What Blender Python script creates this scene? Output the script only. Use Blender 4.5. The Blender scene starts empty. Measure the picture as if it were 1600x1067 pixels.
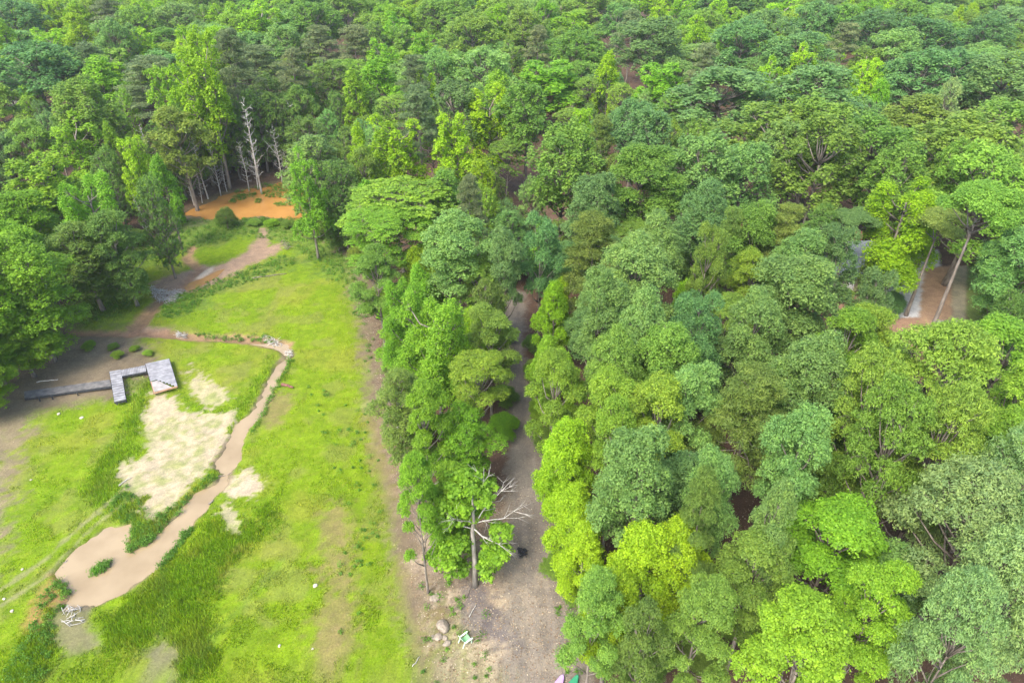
import bpy, math, random
import numpy as np
from mathutils import Vector, Matrix
random.seed(7); RNG = np.random.default_rng(7)
SC = bpy.context.scene
R = math.radians
# ------------------------------------------------------------------ camera, sky, sun, exposure
CAMH, PITCH, FPX = 48.0, R(33.0), 1067.0
cam_d = bpy.data.cameras.new('camera'); cam = bpy.data.objects.new('camera', cam_d)
SC.collection.objects.link(cam); SC.camera = cam
cam.location = (0, 0, CAMH); cam.rotation_euler = (R(90) - PITCH, 0, 0)
cam_d.sensor_width = 36; cam_d.lens = 36 * FPX / 1600; cam_d.clip_end = 3000
w = bpy.data.worlds.new('World'); SC.world = w; w.use_nodes = True
SUN_EL, SUN_AZ = R(52), R(-142)          # azimuth measured from +Y towards +X
nt = w.node_tree; bg = nt.nodes['Background']
sky = nt.nodes.new('ShaderNodeTexSky'); sky.sky_type = 'NISHITA'; sky.sun_disc = False
sky.sun_elevation = SUN_EL; sky.sun_rotation = SUN_AZ; sky.air_density = 1.0; sky.dust_density = 3.0; sky.ozone_density = 0.6
nt.links.new(sky.outputs[0], bg.inputs[0]); bg.inputs[1].default_value = 0.15
sd = bpy.data.lights.new('sun', 'SUN'); sd.energy = 1.5; sd.angle = R(30); sd.color = (1, .95, .87)
sun = bpy.data.objects.new('sun', sd); SC.collection.objects.link(sun)
sdir = Vector((math.sin(SUN_AZ) * math.cos(SUN_EL), math.cos(SUN_AZ) * math.cos(SUN_EL), math.sin(SUN_EL)))
sun.rotation_euler = sdir.to_track_quat('Z', 'Y').to_euler(); sun.location = (0, 0, 200)
SC.view_settings.view_transform = 'Standard'; SC.view_settings.look = 'None'
SC.view_settings.exposure = 1.62; SC.view_settings.gamma = 1
SC.render.engine = 'CYCLES'
SC.cycles.max_bounces = 8; SC.cycles.diffuse_bounces = 4; SC.cycles.transmission_bounces = 4; SC.cycles.glossy_bounces = 2
SC.cycles.volume_bounces = 1

# ------------------------------------------------------------------ layout helpers (photo point -> place on the ground)
CP, SP = math.cos(PITCH), math.sin(PITCH)
def G(px, py, z=0.0):
    u = (px - 800) / FPX; v = (py - 533.5) / FPX
    t = (CAMH - z) / (SP + v * CP)
    return (u * t, t * (CP - v * SP))
def depth(py, z=0.0): return (CAMH - z) / (SP + (py - 533.5) / FPX * CP)
def proj(x, y, z):
    dz = z - CAMH; d = y * CP - dz * SP; dn = -y * SP - dz * CP
    return 800 + FPX * x / d, 533.5 + FPX * dn / d, d
def GP(pts, z=0.0): return np.array([G(a, b, z) for a, b in pts])

# ------------------------------------------------------------------ value noise
_perm = np.random.default_rng(3).random((256, 256))
def vnoise(x, y):
    xi = np.floor(x).astype(int); yi = np.floor(y).astype(int); fx = x - xi; fy = y - yi
    fx = fx * fx * (3 - 2 * fx); fy = fy * fy * (3 - 2 * fy)
    a = _perm[xi % 256, yi % 256]; b = _perm[(xi + 1) % 256, yi % 256]
    c = _perm[xi % 256, (yi + 1) % 256]; d = _perm[(xi + 1) % 256, (yi + 1) % 256]
    return (a * (1 - fx) + b * fx) * (1 - fy) + (c * (1 - fx) + d * fx) * fy
def fbm(x, y, s, o=4):
    r = 0; a = .5; n = 0
    for k in range(o):
        r = r + a * vnoise(x * s + 17.3 * k, y * s - 9.1 * k); n += a; a *= .5; s *= 2.1
    return r / n
def sdist(P, x, y):
    """signed distance to polygon, negative inside"""
    d = np.full(x.shape, 1e9); ins = np.zeros(x.shape, bool); n = len(P)
    for i in range(n):
        ax, ay = P[i]; bx, by = P[(i + 1) % n]
        ex, ey = bx - ax, by - ay; L = ex * ex + ey * ey + 1e-9
        t = np.clip(((x - ax) * ex + (y - ay) * ey) / L, 0, 1)
        d = np.minimum(d, np.hypot(x - ax - t * ex, y - ay - t * ey))
        c = ((ay > y) != (by > y)) & (x < (bx - ax) * (y - ay) / (by - ay + 1e-12) + ax)
        ins ^= c
    return np.where(ins, -d, d)
def ldist(P, W, x, y):
    """distance to a polyline minus its local half width"""
    d = np.full(x.shape, 1e9)
    for i in range(len(P) - 1):
        ax, ay = P[i]; bx, by = P[i + 1]; ex, ey = bx - ax, by - ay; L = ex * ex + ey * ey + 1e-9
        t = np.clip(((x - ax) * ex + (y - ay) * ey) / L, 0, 1)
        d = np.minimum(d, np.hypot(x - ax - t * ex, y - ay - t * ey) - (W[i] * (1 - t) + W[i + 1] * t))
    return d
def sstep(a, b, x):
    t = np.clip((x - a) / (b - a), 0, 1); return t * t * (3 - 2 * t)

# ------------------------------------------------------------------ scene graph helpers
def tag(o, label=None, cat=None, group=None, kind=None):
    if label: o['label'] = label
    if cat: o['category'] = cat
    if group: o['group'] = group
    if kind: o['kind'] = kind
    return o
def empty(name, loc, rz=0):
    o = bpy.data.objects.new(name, None); SC.collection.objects.link(o); o.location = loc; o.rotation_euler = (0, 0, rz)
    o.empty_display_size = .3; return o
def link(name, me, parent=None, loc=None, rot=None):
    o = bpy.data.objects.new(name, me); SC.collection.objects.link(o)
    if parent: o.parent = parent
    if loc is not None: o.location = loc
    if rot is not None: o.rotation_euler = rot
    return o
def quads_mesh(name, V, F, mat, attrs=None, smooth=False):
    me = bpy.data.meshes.new(name); V = np.asarray(V, np.float32); F = np.asarray(F, np.int32); k = F.shape[1]
    me.vertices.add(len(V)); me.vertices.foreach_set('co', V.ravel())
    me.loops.add(F.size); me.loops.foreach_set('vertex_index', F.ravel())
    me.polygons.add(len(F)); me.polygons.foreach_set('loop_start', np.arange(0, F.size, k, dtype=np.int32))
    me.polygons.foreach_set('loop_total', np.full(len(F), k, np.int32))
    if smooth: me.polygons.foreach_set('use_smooth', np.ones(len(F), bool))
    for n, (t, a) in (attrs or {}).items():
        at = me.attributes.new(n, t, 'POINT')
        at.data.foreach_set('color' if t == 'FLOAT_COLOR' else 'value', np.asarray(a, np.float32).ravel())
    me.update(); me.validate()
    if mat: me.materials.append(mat)
    return me
class MB:
    """collects boxes and tubes into one mesh"""
    def __init__(s): s.v = []; s.f = []
    def add(s, V, F):
        n = len(s.v); s.v += [tuple(p) for p in V]; s.f += [tuple(i + n for i in f) for f in F]
    def box(s, o, ax, ay, az):
        o, ax, ay, az = map(Vector, (o, ax, ay, az))
        P = [o + ax * i + ay * j + az * k for k in (0, 1) for j in (0, 1) for i in (0, 1)]
        s.add(P, [(0, 2, 3, 1), (4, 5, 7, 6), (0, 1, 5, 4), (2, 6, 7, 3), (0, 4, 6, 2), (1, 3, 7, 5)])
    def cbox(s, c, dx, dy, dz): s.box((c[0] - dx / 2, c[1] - dy / 2, c[2] - dz / 2), (dx, 0, 0), (0, dy, 0), (0, 0, dz))
    def tube(s, pts, rad, n=6):
        pts = [Vector(p) for p in pts]; rings = []
        for i, p in enumerate(pts):
            d = (pts[min(i + 1, len(pts) - 1)] - pts[max(i - 1, 0)])
            d = d.normalized() if d.length > 1e-6 else Vector((0, 0, 1))
            a = d.cross(Vector((1, .13, .2))); a = a if a.length > .1 else d.cross(Vector((0, 1, 0))); a.normalize(); b = d.cross(a)
            rings.append([p + (a * math.cos(2 * math.pi * k / n) + b * math.sin(2 * math.pi * k / n)) * rad[i] for k in range(n)])
        F = []
        for i in range(len(pts) - 1):
            for k in range(n): F.append((i * n + k, i * n + (k + 1) % n, (i + 1) * n + (k + 1) % n, (i + 1) * n + k))
        F.append(tuple(range(n))[::-1]); F.append(tuple((len(pts) - 1) * n + k for k in range(n)))
        s.add([p for r in rings for p in r], F)
    def mesh(s, name, mat, smooth=False):
        me = bpy.data.meshes.new(name); me.from_pydata(s.v, [], s.f); me.update()
        if smooth: me.polygons.foreach_set('use_smooth', [True] * len(me.polygons))
        if mat: me.materials.append(mat)
        return me

# ------------------------------------------------------------------ materials
def mat_new(name):
    m = bpy.data.materials.new(name); m.use_nodes = True; return m, m.node_tree, m.node_tree.nodes['Principled BSDF']
def mk(name, col, col2=None, rough=.8, scale=3.0, detail=6, stretch=(1, 1, 1), bump=0.0, spec=.3, fac=(.35, .65)):
    m, nt, bs = mat_new(name); bs.inputs['Roughness'].default_value = rough; bs.inputs['Specular IOR Level'].default_value = spec
    if col2 is None: col2 = tuple(c * .7 for c in col)
    tc = nt.nodes.new('ShaderNodeTexCoord'); mp = nt.nodes.new('ShaderNodeMapping'); mp.inputs['Scale'].default_value = stretch
    nz = nt.nodes.new('ShaderNodeTexNoise'); nz.inputs['Scale'].default_value = scale; nz.inputs['Detail'].default_value = detail
    cr = nt.nodes.new('ShaderNodeValToRGB'); cr.color_ramp.elements[0].position = fac[0]; cr.color_ramp.elements[1].position = fac[1]
    cr.color_ramp.elements[0].color = (*col2, 1); cr.color_ramp.elements[1].color = (*col, 1)
    L = nt.links.new
    L(tc.outputs['Object'], mp.inputs[0]); L(mp.outputs[0], nz.inputs['Vector']); L(nz.outputs[0], cr.inputs[0]); L(cr.outputs[0], bs.inputs['Base Color'])
    if bump:
        b = nt.nodes.new('ShaderNodeBump'); b.inputs['Strength'].default_value = bump; b.inputs['Distance'].default_value = .05
        L(nz.outputs[0], b.inputs['Height']); L(b.outputs[0], bs.inputs['Normal'])
    return m
def leaf_material():
    m, nt, bs = mat_new('leaf'); L = nt.links.new
    oi = nt.nodes.new('ShaderNodeObjectInfo'); at = nt.nodes.new('ShaderNodeAttribute'); at.attribute_name = 'lv'
    cr = nt.nodes.new('ShaderNodeValToRGB')
    e = cr.color_ramp.elements; e[0].color = (.56, .66, .78, 1); e[1].color = (1.5, 1.36, 1.15, 1)
    mid = cr.color_ramp.elements.new(.5); mid.color = (1, 1, 1, 1)
    mx = nt.nodes.new('ShaderNodeMix'); mx.data_type = 'RGBA'; mx.blend_type = 'MULTIPLY'; mx.inputs[0].default_value = 1
    L(at.outputs['Fac'], cr.inputs[0]); L(oi.outputs['Color'], mx.inputs[6]); L(cr.outputs[0], mx.inputs[7])
    bs.inputs['Roughness'].default_value = .55; bs.inputs['Specular IOR Level'].default_value = .25
    tr = nt.nodes.new('ShaderNodeBsdfTranslucent'); ms = nt.nodes.new('ShaderNodeMixShader'); ms.inputs[0].default_value = .46
    L(mx.outputs[2], bs.inputs['Base Color']); L(mx.outputs[2], tr.inputs[0]); L(bs.outputs[0], ms.inputs[1]); L(tr.outputs[0], ms.inputs[2])
    L(ms.outputs[0], nt.nodes['Material Output'].inputs[0]); return m
def attr_material(name, fine, bump):
    m, nt, bs = mat_new(name); L = nt.links.new
    at = nt.nodes.new('ShaderNodeAttribute'); at.attribute_name = 'col'
    tc = nt.nodes.new('ShaderNodeTexCoord')
    def noise(sc, det, rough=.6):
        n = nt.nodes.new('ShaderNodeTexNoise'); n.inputs['Scale'].default_value = sc; n.inputs['Detail'].default_value = det
        n.inputs['Roughness'].default_value = rough; L(tc.outputs['Object'], n.inputs['Vector']); return n
    def ramp(src, a, b, ca, cb):
        r = nt.nodes.new('ShaderNodeValToRGB'); r.color_ramp.elements[0].position = a; r.color_ramp.elements[1].position = b
        r.color_ramp.elements[0].color = (*ca, 1); r.color_ramp.elements[1].color = (*cb, 1); L(src, r.inputs[0]); return r
    def mul(x, y):
        q = nt.nodes.new('ShaderNodeMix'); q.data_type = 'RGBA'; q.blend_type = 'MULTIPLY'; q.inputs[0].default_value = 1; L(x, q.inputs[6]); L(y, q.inputs[7]); return q.outputs[2]
    c = at.outputs['Color']; n1 = noise(.9, 8, .65); n2 = noise(7, 5, .7)
    c = mul(c, ramp(n1.outputs[0], .3, .7, (.80, .80, .84), (1.2, 1.18, 1.14)).outputs[0])
    c = mul(c, ramp(n2.outputs[0], .3, .72, (1 - fine, 1 - fine, 1 - fine * .9), (1 + fine, 1 + fine, 1 + fine)).outputs[0])
    # litter flecks: pale chips and dark crumbs where the ground is bare
    li = nt.nodes.new('ShaderNodeAttribute'); li.attribute_name = 'bare'
    vo = nt.nodes.new('ShaderNodeTexVoronoi'); vo.inputs['Scale'].default_value = 5.0; vo.inputs['Randomness'].default_value = 1; L(tc.outputs['Object'], vo.inputs['Vector'])
    fl = ramp(vo.outputs['Distance'], .14, .32, (1, 1, 1), (0, 0, 0))
    n3 = noise(1.7, 3); g = ramp(n3.outputs[0], .50, .68, (0, 0, 0), (.7, .7, .7))
    q = nt.nodes.new('ShaderNodeMath'); q.operation = 'MULTIPLY'; L(fl.outputs[0], q.inputs[0]); L(g.outputs[0], q.inputs[1])
    q2 = nt.nodes.new('ShaderNodeMath'); q2.operation = 'MULTIPLY'; L(q.outputs[0], q2.inputs[0]); L(li.outputs['Fac'], q2.inputs[1])
    fm = nt.nodes.new('ShaderNodeMix'); fm.data_type = 'RGBA'; L(q2.outputs[0], fm.inputs[0]); L(c, fm.inputs[6]); fm.inputs[7].default_value = (.50, .42, .28, 1)
    L(fm.outputs[2], bs.inputs['Base Color']); bs.inputs['Roughness'].default_value = .92; bs.inputs['Specular IOR Level'].default_value = .12
    b = nt.nodes.new('ShaderNodeBump'); b.inputs['Strength'].default_value = bump; b.inputs['Distance'].default_value = .12
    L(n2.outputs[0], b.inputs['Height']); L(b.outputs[0], bs.inputs['Normal'])
    return m
def blade_material():
    m, nt, bs = mat_new('blade'); L = nt.links.new
    at = nt.nodes.new('ShaderNodeAttribute'); at.attribute_name = 'col'; L(at.outputs['Color'], bs.inputs['Base Color'])
    bs.inputs['Roughness'].default_value = .6; bs.inputs['Specular IOR Level'].default_value = .15
    tr = nt.nodes.new('ShaderNodeBsdfTranslucent'); ms = nt.nodes.new('ShaderNodeMixShader'); ms.inputs[0].default_value = .35
    L(at.outputs['Color'], tr.inputs[0]); L(bs.outputs[0], ms.inputs[1]); L(tr.outputs[0], ms.inputs[2]); L(ms.outputs[0], nt.nodes['Material Output'].inputs[0]); return m
M_LEAF = leaf_material(); M_GROUND = attr_material('ground', .28, .55); M_BLADE = blade_material()
M_BARK = mk('bark', (.30, .26, .22), (.14, .115, .095), .9, 2.0, 6, (3, 3, .5), .6)
M_PALEBARK = mk('pale_bark', (.42, .39, .34), (.20, .18, .15), .85, 2.0, 6, (3, 3, .5), .4)
M_DEADWOOD = mk('bleached_wood', (.60, .57, .52), (.34, .32, .28), .85, 2.5, 6, (3, 3, .5), .4)
def water(name, c1, c2, sc):
    m = mk(name, c1, c2, .16, sc, 3, (1, 1, 1), 0, .5); nt = m.node_tree
    n = nt.nodes.new('ShaderNodeTexNoise'); n.inputs['Scale'].default_value = 2.5; n.inputs['Detail'].default_value = 3
    b = nt.nodes.new('ShaderNodeBump'); b.inputs['Strength'].default_value = .08; b.inputs['Distance'].default_value = .05
    nt.links.new(n.outputs[0], b.inputs['Height']); nt.links.new(b.outputs[0], nt.nodes['Principled BSDF'].inputs['Normal']); return m
M_MUDWATER = water('muddy_water', (.335, .255, .15), (.27, .20, .112), .35)
M_ORANGEWATER = water('orange_water', (.46, .235, .065), (.38, .185, .05), .25)
M_PLANK = mk('weathered_plank', (.33, .33, .345), (.20, .20, .215), .85, 1.6, 8, (1, 1, 1), .5)
M_PLANKDARK = mk('dark_wood', (.06, .065, .07), (.03, .03, .035), .8, 4.0)  # near-black wood for frames, posts and other dark parts
M_PALEPANEL = mk('pale_panel', (.40, .37, .35), (.27, .25, .235), .7, 1.5)
M_NEWWOOD = mk('raw_wood', (.50, .32, .20), (.38, .22, .13), .8, 3.0)
M_ROCK = mk('rock', (.33, .28, .215), (.19, .16, .125), .9, 5.0, 8, (1, 1, 1), .6)

# ------------------------------------------------------------------ ground layout
CLEAR = GP([(-500, 1500), (-420, 700), (-90, 640), (0, 585), (55, 520), (90, 470), (120, 430), (175, 402), (235, 368), (285, 338), (292, 328), (325, 312), (365, 298), (440, 282), (476, 284),
            (486, 330), (520, 372), (562, 400), (585, 450), (592, 520), (600, 600), (625, 665), (636, 740), (672, 790), (700, 850), (740, 925), (760, 980), (900, 1010), (925, 1060), (960, 1300), (900, 1500)])
TANB = GP([(700, 860), (750, 930), (790, 860), (770, 800), (830, 800), (880, 840), (895, 960), (905, 1067), (930, 1300), (680, 1300), (680, 1067), (660, 960), (670, 900)])
LAWNB = GP([(655, 960), (690, 930), (740, 970), (760, 1040), (820, 1100), (820, 1300), (640, 1300)])
LAWN = GP([(-500, 1500), (-420, 760), (-90, 690), (0, 650), (40, 640), (170, 622), (240, 600), (240, 562), (190, 545), (205, 527), (110, 522), (120, 470), (135, 440), (175, 410), (245, 372), (330, 345), (470, 345),
           (520, 385), (556, 420), (565, 500), (580, 590), (595, 690), (625, 790), (640, 900), (665, 1000), (690, 1067), (700, 1300), (720, 1500)])
MUDL = GP([(-120, 600), (60, 545), (110, 525), (205, 530), (222, 548), (190, 560), (168, 580), (170, 606), (40, 638), (50, 655), (26, 700), (8, 780), (-12, 840), (-30, 900), (-60, 980), (-300, 1100), (-300, 700)])
SANDS = [GP(p) for p in (
    [(240, 615), (275, 618), (290, 638), (315, 648), (362, 643), (358, 680), (350, 700), (330, 722), (295, 762), (262, 792), (243, 806), (228, 792), (222, 766), (185, 748), (192, 730), (232, 715), (243, 690), (226, 662), (229, 640)],
    [(300, 566), (308, 588), (330, 600), (350, 610), (356, 630), (335, 636), (312, 625), (295, 606), (291, 585)],
    [(370, 745), (385, 735), (400, 748), (412, 755), (405, 770), (385, 779), (355, 783), (344, 776), (350, 760)],
    [(344, 790), (360, 794), (374, 815), (369, 827), (350, 816)],
    [(650, 838), (698, 850), (690, 868), (662, 886), (640, 880), (664, 862)],
    [(640, 620), (600, 625), (570, 640), (560, 632), (598, 618)])]
SANDW = [.86, .74, .95, .7, .55, .2]
DIRTS = [GP(p) for p in (
    [(236, 445), (290, 425), (312, 415), (335, 417), (358, 409), (390, 392), (404, 374), (412, 358), (420, 370), (417, 388), (440, 380), (438, 392), (415, 405), (395, 412), (370, 425), (345, 440), (310, 453), (288, 458), (250, 462)],
    [(205, 520), (222, 508), (240, 512), (262, 516), (255, 524), (215, 527)])]
CHAN = [((252, 465), (240, 480), (224, 497), (212, 512), (205, 521)), ((300, 389), (292, 402), (303, 414), (310, 422), (300, 432), (290, 442), (288, 448)),
        ((110, 521), (160, 521), (210, 520), (260, 522), (300, 526), (345, 528), (390, 531), (415, 535), (443, 541))]
CHANW = [(.5, .5, .6, .7, .6), (.25, .35, .4, .3, .3, .25, .3), (.15, .2, .3, .35, .45, .4, .45, .5, .5)]
STREAM = GP([(440, 541), (450, 556), (440, 570), (426, 594), (415, 620), (401, 645), (380, 665), (372, 680), (360, 700), (354, 720), (356, 738), (345, 756), (318, 777), (295, 805), (266, 838), (234, 868), (190, 900), (150, 925)])
STREAMW = [.22, .38, .36, .45, .5, .5, .58, .45, .7, 1.1, .35, .5, .95, .9, 1.0, 1.4, 1.6, 1.3]
BASIN = GP([(202, 820), (165, 829), (138, 846), (113, 866), (91, 892), (108, 908), (114, 922), (103, 948), (131, 946), (165, 935), (193, 923), (220, 899), (248, 879), (268, 840), (241, 853), (220, 866), (196, 864), (198, 838)])
ISLE = GP([(137, 901), (146, 886), (160, 878), (173, 874), (171, 884), (152, 899)])
POND = GP([(291, 331), (305, 324), (324, 317), (345, 306), (364, 300), (387, 296), (415, 291), (439, 284), (462, 282), (486, 290), (486, 336), (462, 341), (434, 340), (410, 338), (388, 342), (373, 343), (347, 340), (310, 338), (287, 336)])
WET = [GP([(103, 940), (131, 944), (140, 955), (134, 975), (150, 996), (154, 1020), (110, 1020), (90, 1000), (85, 975), (95, 955)]), GP([(241, 1018), (252, 1010), (258, 1035), (266, 1060), (268, 1090), (236, 1080)])]
WETW = [GP([(118, 1013), (128, 990), (136, 982), (148, 994), (150, 1012), (146, 1040), (120, 1040)])]
RUST = [GP([(93, 890), (80, 905), (60, 935), (48, 970), (42, 980), (52, 985), (75, 950), (95, 915)])]
TRACK = GP([(806, 470), (803, 520), (800, 560), (808, 600), (812, 650), (815, 700), (822, 760), (828, 820), (832, 870), (838, 930), (845, 1000), (850, 1067), (860, 1300)])
TRACKW = [1.2, 1.2, 1.25, 1.3, 1.4, 1.5, 1.7, 2.0, 2.3, 2.7, 3.0, 3.2, 3.6]
BARE = GP([(560, 420), (600, 520), (615, 610), (655, 760), (700, 800), (740, 840), (760, 800), (800, 760), (850, 780), (885, 860), (895, 960), (905, 1067), (930, 1300), (660, 1300), (668, 1067), (650, 960), (635, 860), (612, 740), (600, 660), (580, 560), (560, 480)])
LUSH = [GP(p) for p in (
    [(165, 795), (200, 760), (235, 805), (260, 800), (300, 770), (335, 735), (350, 745), (310, 778), (290, 800), (262, 830), (220, 862), (198, 862), (200, 838), (190, 815)],
    [(300, 850), (345, 800), (395, 810), (400, 790), (440, 770), (430, 830), (370, 880), (330, 940), (330, 1067), (255, 1067), (250, 1010), (230, 1010), (160, 1010), (150, 970), (200, 940), (240, 900)],
    [(40, 1000), (70, 930), (90, 905), (112, 915), (110, 935), (90, 960), (85, 1010), (70, 1067), (0, 1067)],
    [(440, 560), (462, 560), (440, 600), (410, 660), (392, 680), (400, 650), (420, 620), (430, 590)],
    [(360, 640), (420, 560), (430, 575), (408, 625), (375, 655), (358, 690)],
    [(285, 600), (300, 625), (330, 643), (360, 635), (355, 648), (320, 652), (290, 640), (272, 615)],
    [(195, 590), (235, 590), (240, 612), (225, 660), (205, 700), (180, 690), (200, 640)],
    [(140, 740), (180, 700), (230, 700), (190, 730), (190, 750), (225, 780), (200, 800), (140, 800), (120, 770)])]
FRINGE = [GP([(180, 400), (300, 345), (400, 342), (480, 345), (520, 385), (560, 420), (555, 450), (520, 440), (470, 400), (440, 380), (380, 370), (330, 385), (260, 400), (190, 430)]),
          GP([(255, 470), (300, 455), (330, 440), (380, 425), (440, 400), (470, 410), (400, 440), (340, 460), (300, 490), (255, 490)]),
          GP([(110, 440), (190, 430), (215, 460), (190, 500), (120, 512)])]
REDDISH = [GP([(515, 780), (545, 785), (560, 900), (550, 1000), (520, 1067), (500, 1067), (510, 900)]), GP([(580, 640), (605, 640), (635, 780), (655, 900), (690, 1067), (668, 1067), (640, 960), (620, 820), (590, 720)]), GP([(420, 620), (455, 612), (450, 640), (430, 665), (415, 650)])]
DRIVE = GP([(1368, 400), (1462, 398), (1466, 440), (1450, 470), (1440, 505), (1395, 505), (1372, 470)])
YARD_O = GP([(1440, 430), (1482, 425), (1486, 505), (1480, 520), (1432, 520)])
YARD_S = GP([(1482, 425), (1508, 425), (1506, 512), (1484, 512)])
YARD_G = GP([(1508, 425), (1560, 425), (1560, 540), (1500, 545), (1506, 512)])
YARD_R = GP([(1455, 510), (1500, 510), (1496, 530), (1452, 532)])
YARD_B = GP([(1290, 470), (1440, 480), (1470, 530), (1510, 540), (1480, 572), (1430, 560), (1380, 520), (1300, 500)])

C = lambda *a: np.array(a)
def ground_color(x, y):
    n1 = fbm(x, y, .10, 4); n2 = fbm(x + 50, y, .45, 4); n3 = fbm(x, y + 90, 1.6, 3); n4 = fbm(x + 9, y, 3.1, 2)
    e = (n2 - .5) * 1.4 + (n3 - .5) * 1.1 + (n4 - .5) * .9         # edge wobble in metres
    far = sstep(90, 140, y)
    col = np.ones(x.shape + (3,)) * C(.115, .072, .048); col = col * (0.75 + .6 * n2)[..., None]
    bare = np.ones(x.shape)
    def lay(mask, c, b=None):
        nonlocal col, bare
        m = np.clip(mask, 0, 1)[..., None]; col = col * (1 - m) + c * m
        if b is not None: bare = bare * (1 - m[..., 0]) + b * m[..., 0]
    cl = sdist(CLEAR, x, y)
    lay(sstep(1.2, -1.2, cl + e * 2), C(.17, .135, .085) * (0.85 + .3 * n3)[..., None], 1.0)
    lw = sdist(LAWN, x, y)
    g = C(.168, .248, .008) * (1 - n1)[..., None] * 1.05 + C(.122, .212, .007) * n1[..., None] * 1.05
    yl = sstep(.52, .72, fbm(x - 30, y + 11, .16, 3))[..., None]
    g = g * (1 - yl * .5) + C(.225, .225, .035) * yl * .5
    g = g * (.82 + .36 * n3)[..., None]
    lay(sstep(1.0, -2.2, lw + e * 2.6), g, 0.05)
    tuft = sstep(.55, .66, n2) * sstep(1, -2, lw + 1.5)
    lay(tuft * .34, C(.105, .185, .010))
    wn = sstep(.56, .66, fbm(x + 3, y - 40, .33, 4)) * sstep(1, -2, lw + 1.5); lay(wn * .38, C(.20, .195, .06), .1)
    sp = sstep(.60, .70, n4) * sstep(1, -2, lw + 1); lay(sp * .35, C(.24, .29, .03))
    for P in FRINGE: lay(sstep(2.5, -2.5, sdist(P, x, y) + e * 4) * .75, C(.115, .19, .035) * (.75 + .5 * n3)[..., None], 0)
    for i, P in enumerate(LUSH): lay(sstep(.8, -.9, sdist(P, x, y) + e * 2.6) * (.45 + .5 * sstep(.35, .6, n2)), C(.118, .215, .008) * (.75 + .55 * n3)[..., None], 0)
    for P in REDDISH: lay(sstep(1.2, -1.2, sdist(P, x, y) + e * 2.2) * (.42 + .5 * n3), C(.235, .165, .085), .4)
    lay(sstep(2.2, -1.6, sdist(MUDL, x, y) + e * 3.2) * .93, (C(.23, .18, .105) * (1 - n2)[..., None] + C(.20, .165, .115) * n2[..., None]) * 1.0, .7)
    lay(sstep(1.6, -1.4, sdist(BARE, x, y) + e * 3.0) * sstep(.30, .56, .62 * n2 + .5 * n3) * (1 - .74 * sstep(60, 76, y)) * (1 - .5 * sstep(.5, .68, n1)), C(.215, .168, .118) * (.72 + .56 * n3)[..., None], 1)
    # tyre ruts crossing the lower left
    for A in (((0, 925), (60, 885), (120, 830), (200, 760)), ((0, 950), (70, 905), (100, 870), (150, 820), (215, 775))):
        lay(sstep(.35, 0, ldist(GP(A), [.08] * len(A), x, y) + e * .35) * .6, C(.27, .25, .13))
    for A in (((232, 1067), (252, 1000), (262, 930), (250, 890)), ((440, 880), (330, 1000), (300, 1067))):
        lay(sstep(.45, 0, ldist(GP(A), [.1] * len(A), x, y) + e * .5) * .35, C(.13, .21, .03))
    for P, wgt in zip(SANDS, SANDW): 
        d = sdist(P, x, y)
        lay(sstep(.5, -.3, d + e * 1.7) * wgt * (.45 + .55 * sstep(.26, .50, .6 * n2 + .4 * n3)), C(.47, .385, .27) * (.78 + .44 * n4)[..., None], .6)
    for P in DIRTS: lay(sstep(.9, -.3, sdist(P, x, y) + e), C(.30, .21, .14) * (.8 + .4 * n2)[..., None], .1)
    lay(sstep(.5, -.2, sdist(GP([(296, 436), (313, 428), (334, 416), (332, 424), (312, 437)]), x, y) + e * .4), C(.5, .42, .31), 0)
    for A, W in zip(CHAN, CHANW): lay(sstep(.9, .1, ldist(GP(A), W, x, y) + e * .6) * .9, C(.30, .185, .11) * (.75 + .5 * n3)[..., None], 0)
    st = np.minimum(ldist(STREAM, STREAMW, x, y), sdist(BASIN, x, y))
    lay(sstep(.55, .05, st + e * .3) * .85, C(.22, .165, .11), 0)
    for P in WET: lay(sstep(.9, -.2, sdist(P, x, y) + e) * .7, C(.20, .165, .11), .4)
    for P in RUST: lay(sstep(.9, -.2, sdist(P, x, y) + e) * .8, C(.33, .19, .075), .1)
    lay(sstep(1.5, 0, sdist(POND, x, y) + e) * .7, C(.16, .12, .05), 0)
    tr = ldist(TRACK, TRACKW, x, y)
    lay(sstep(1.0, -.6, tr + e * 1.0), C(.215, .188, .150) * (.7 + .6 * n2)[..., None], .55)
    for o in (-.8, .85):
        rp = TRACK + np.array([[o, 0]]); lay(sstep(.45, 0, ldist(rp, [.12] * len(TRACK), x, y) + e * .25) * .45, C(.25, .215, .17), 0)
    lay(sstep(1.5, -2.0, sdist(TANB, x, y) + e * 2.5) * sstep(.40, .60, .55 * n4 + .45 * n2) * (1 - .75 * sstep(1.0, -.6, tr + e)) * .9, C(.40, .33, .225) * (.8 + .4 * n4)[..., None], .5)
    lay(sstep(1.5, -2.5, sdist(LAWNB, x, y) + e * 4.0) * sstep(.36, .58, n3 * .5 + n2 * .5) * .85, C(.17, .205, .04) * (.8 + .4 * n3)[..., None], .4)
    grey_patch = np.minimum(ldist(GP([(740, 930), (750, 950), (745, 985)]), [.6, 1.0, .5], x, y), ldist(GP([(768, 985), (785, 1000)]), [.4, .5], x, y))  # darker grey ground patches below the bare-limbed tree
    lay(sstep(1.2, -.3, grey_patch + e * 1.2) * .75, C(.14, .125, .125), .8)
    for P, c, b in ((YARD_B, C(.30, .19, .125), .4), (DRIVE, C(.55, .55, .54), 0), (YARD_O, C(.38, .25, .155), .2), (YARD_S, C(.33, .30, .20), .3), (YARD_G, C(.17, .235, .06), 0), (YARD_R, C(.40, .38, .35), 1)):
        lay(sstep(.35, -.35, sdist(P, x, y) + e * .35), c * (.86 + .28 * n3)[..., None], b)
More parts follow.
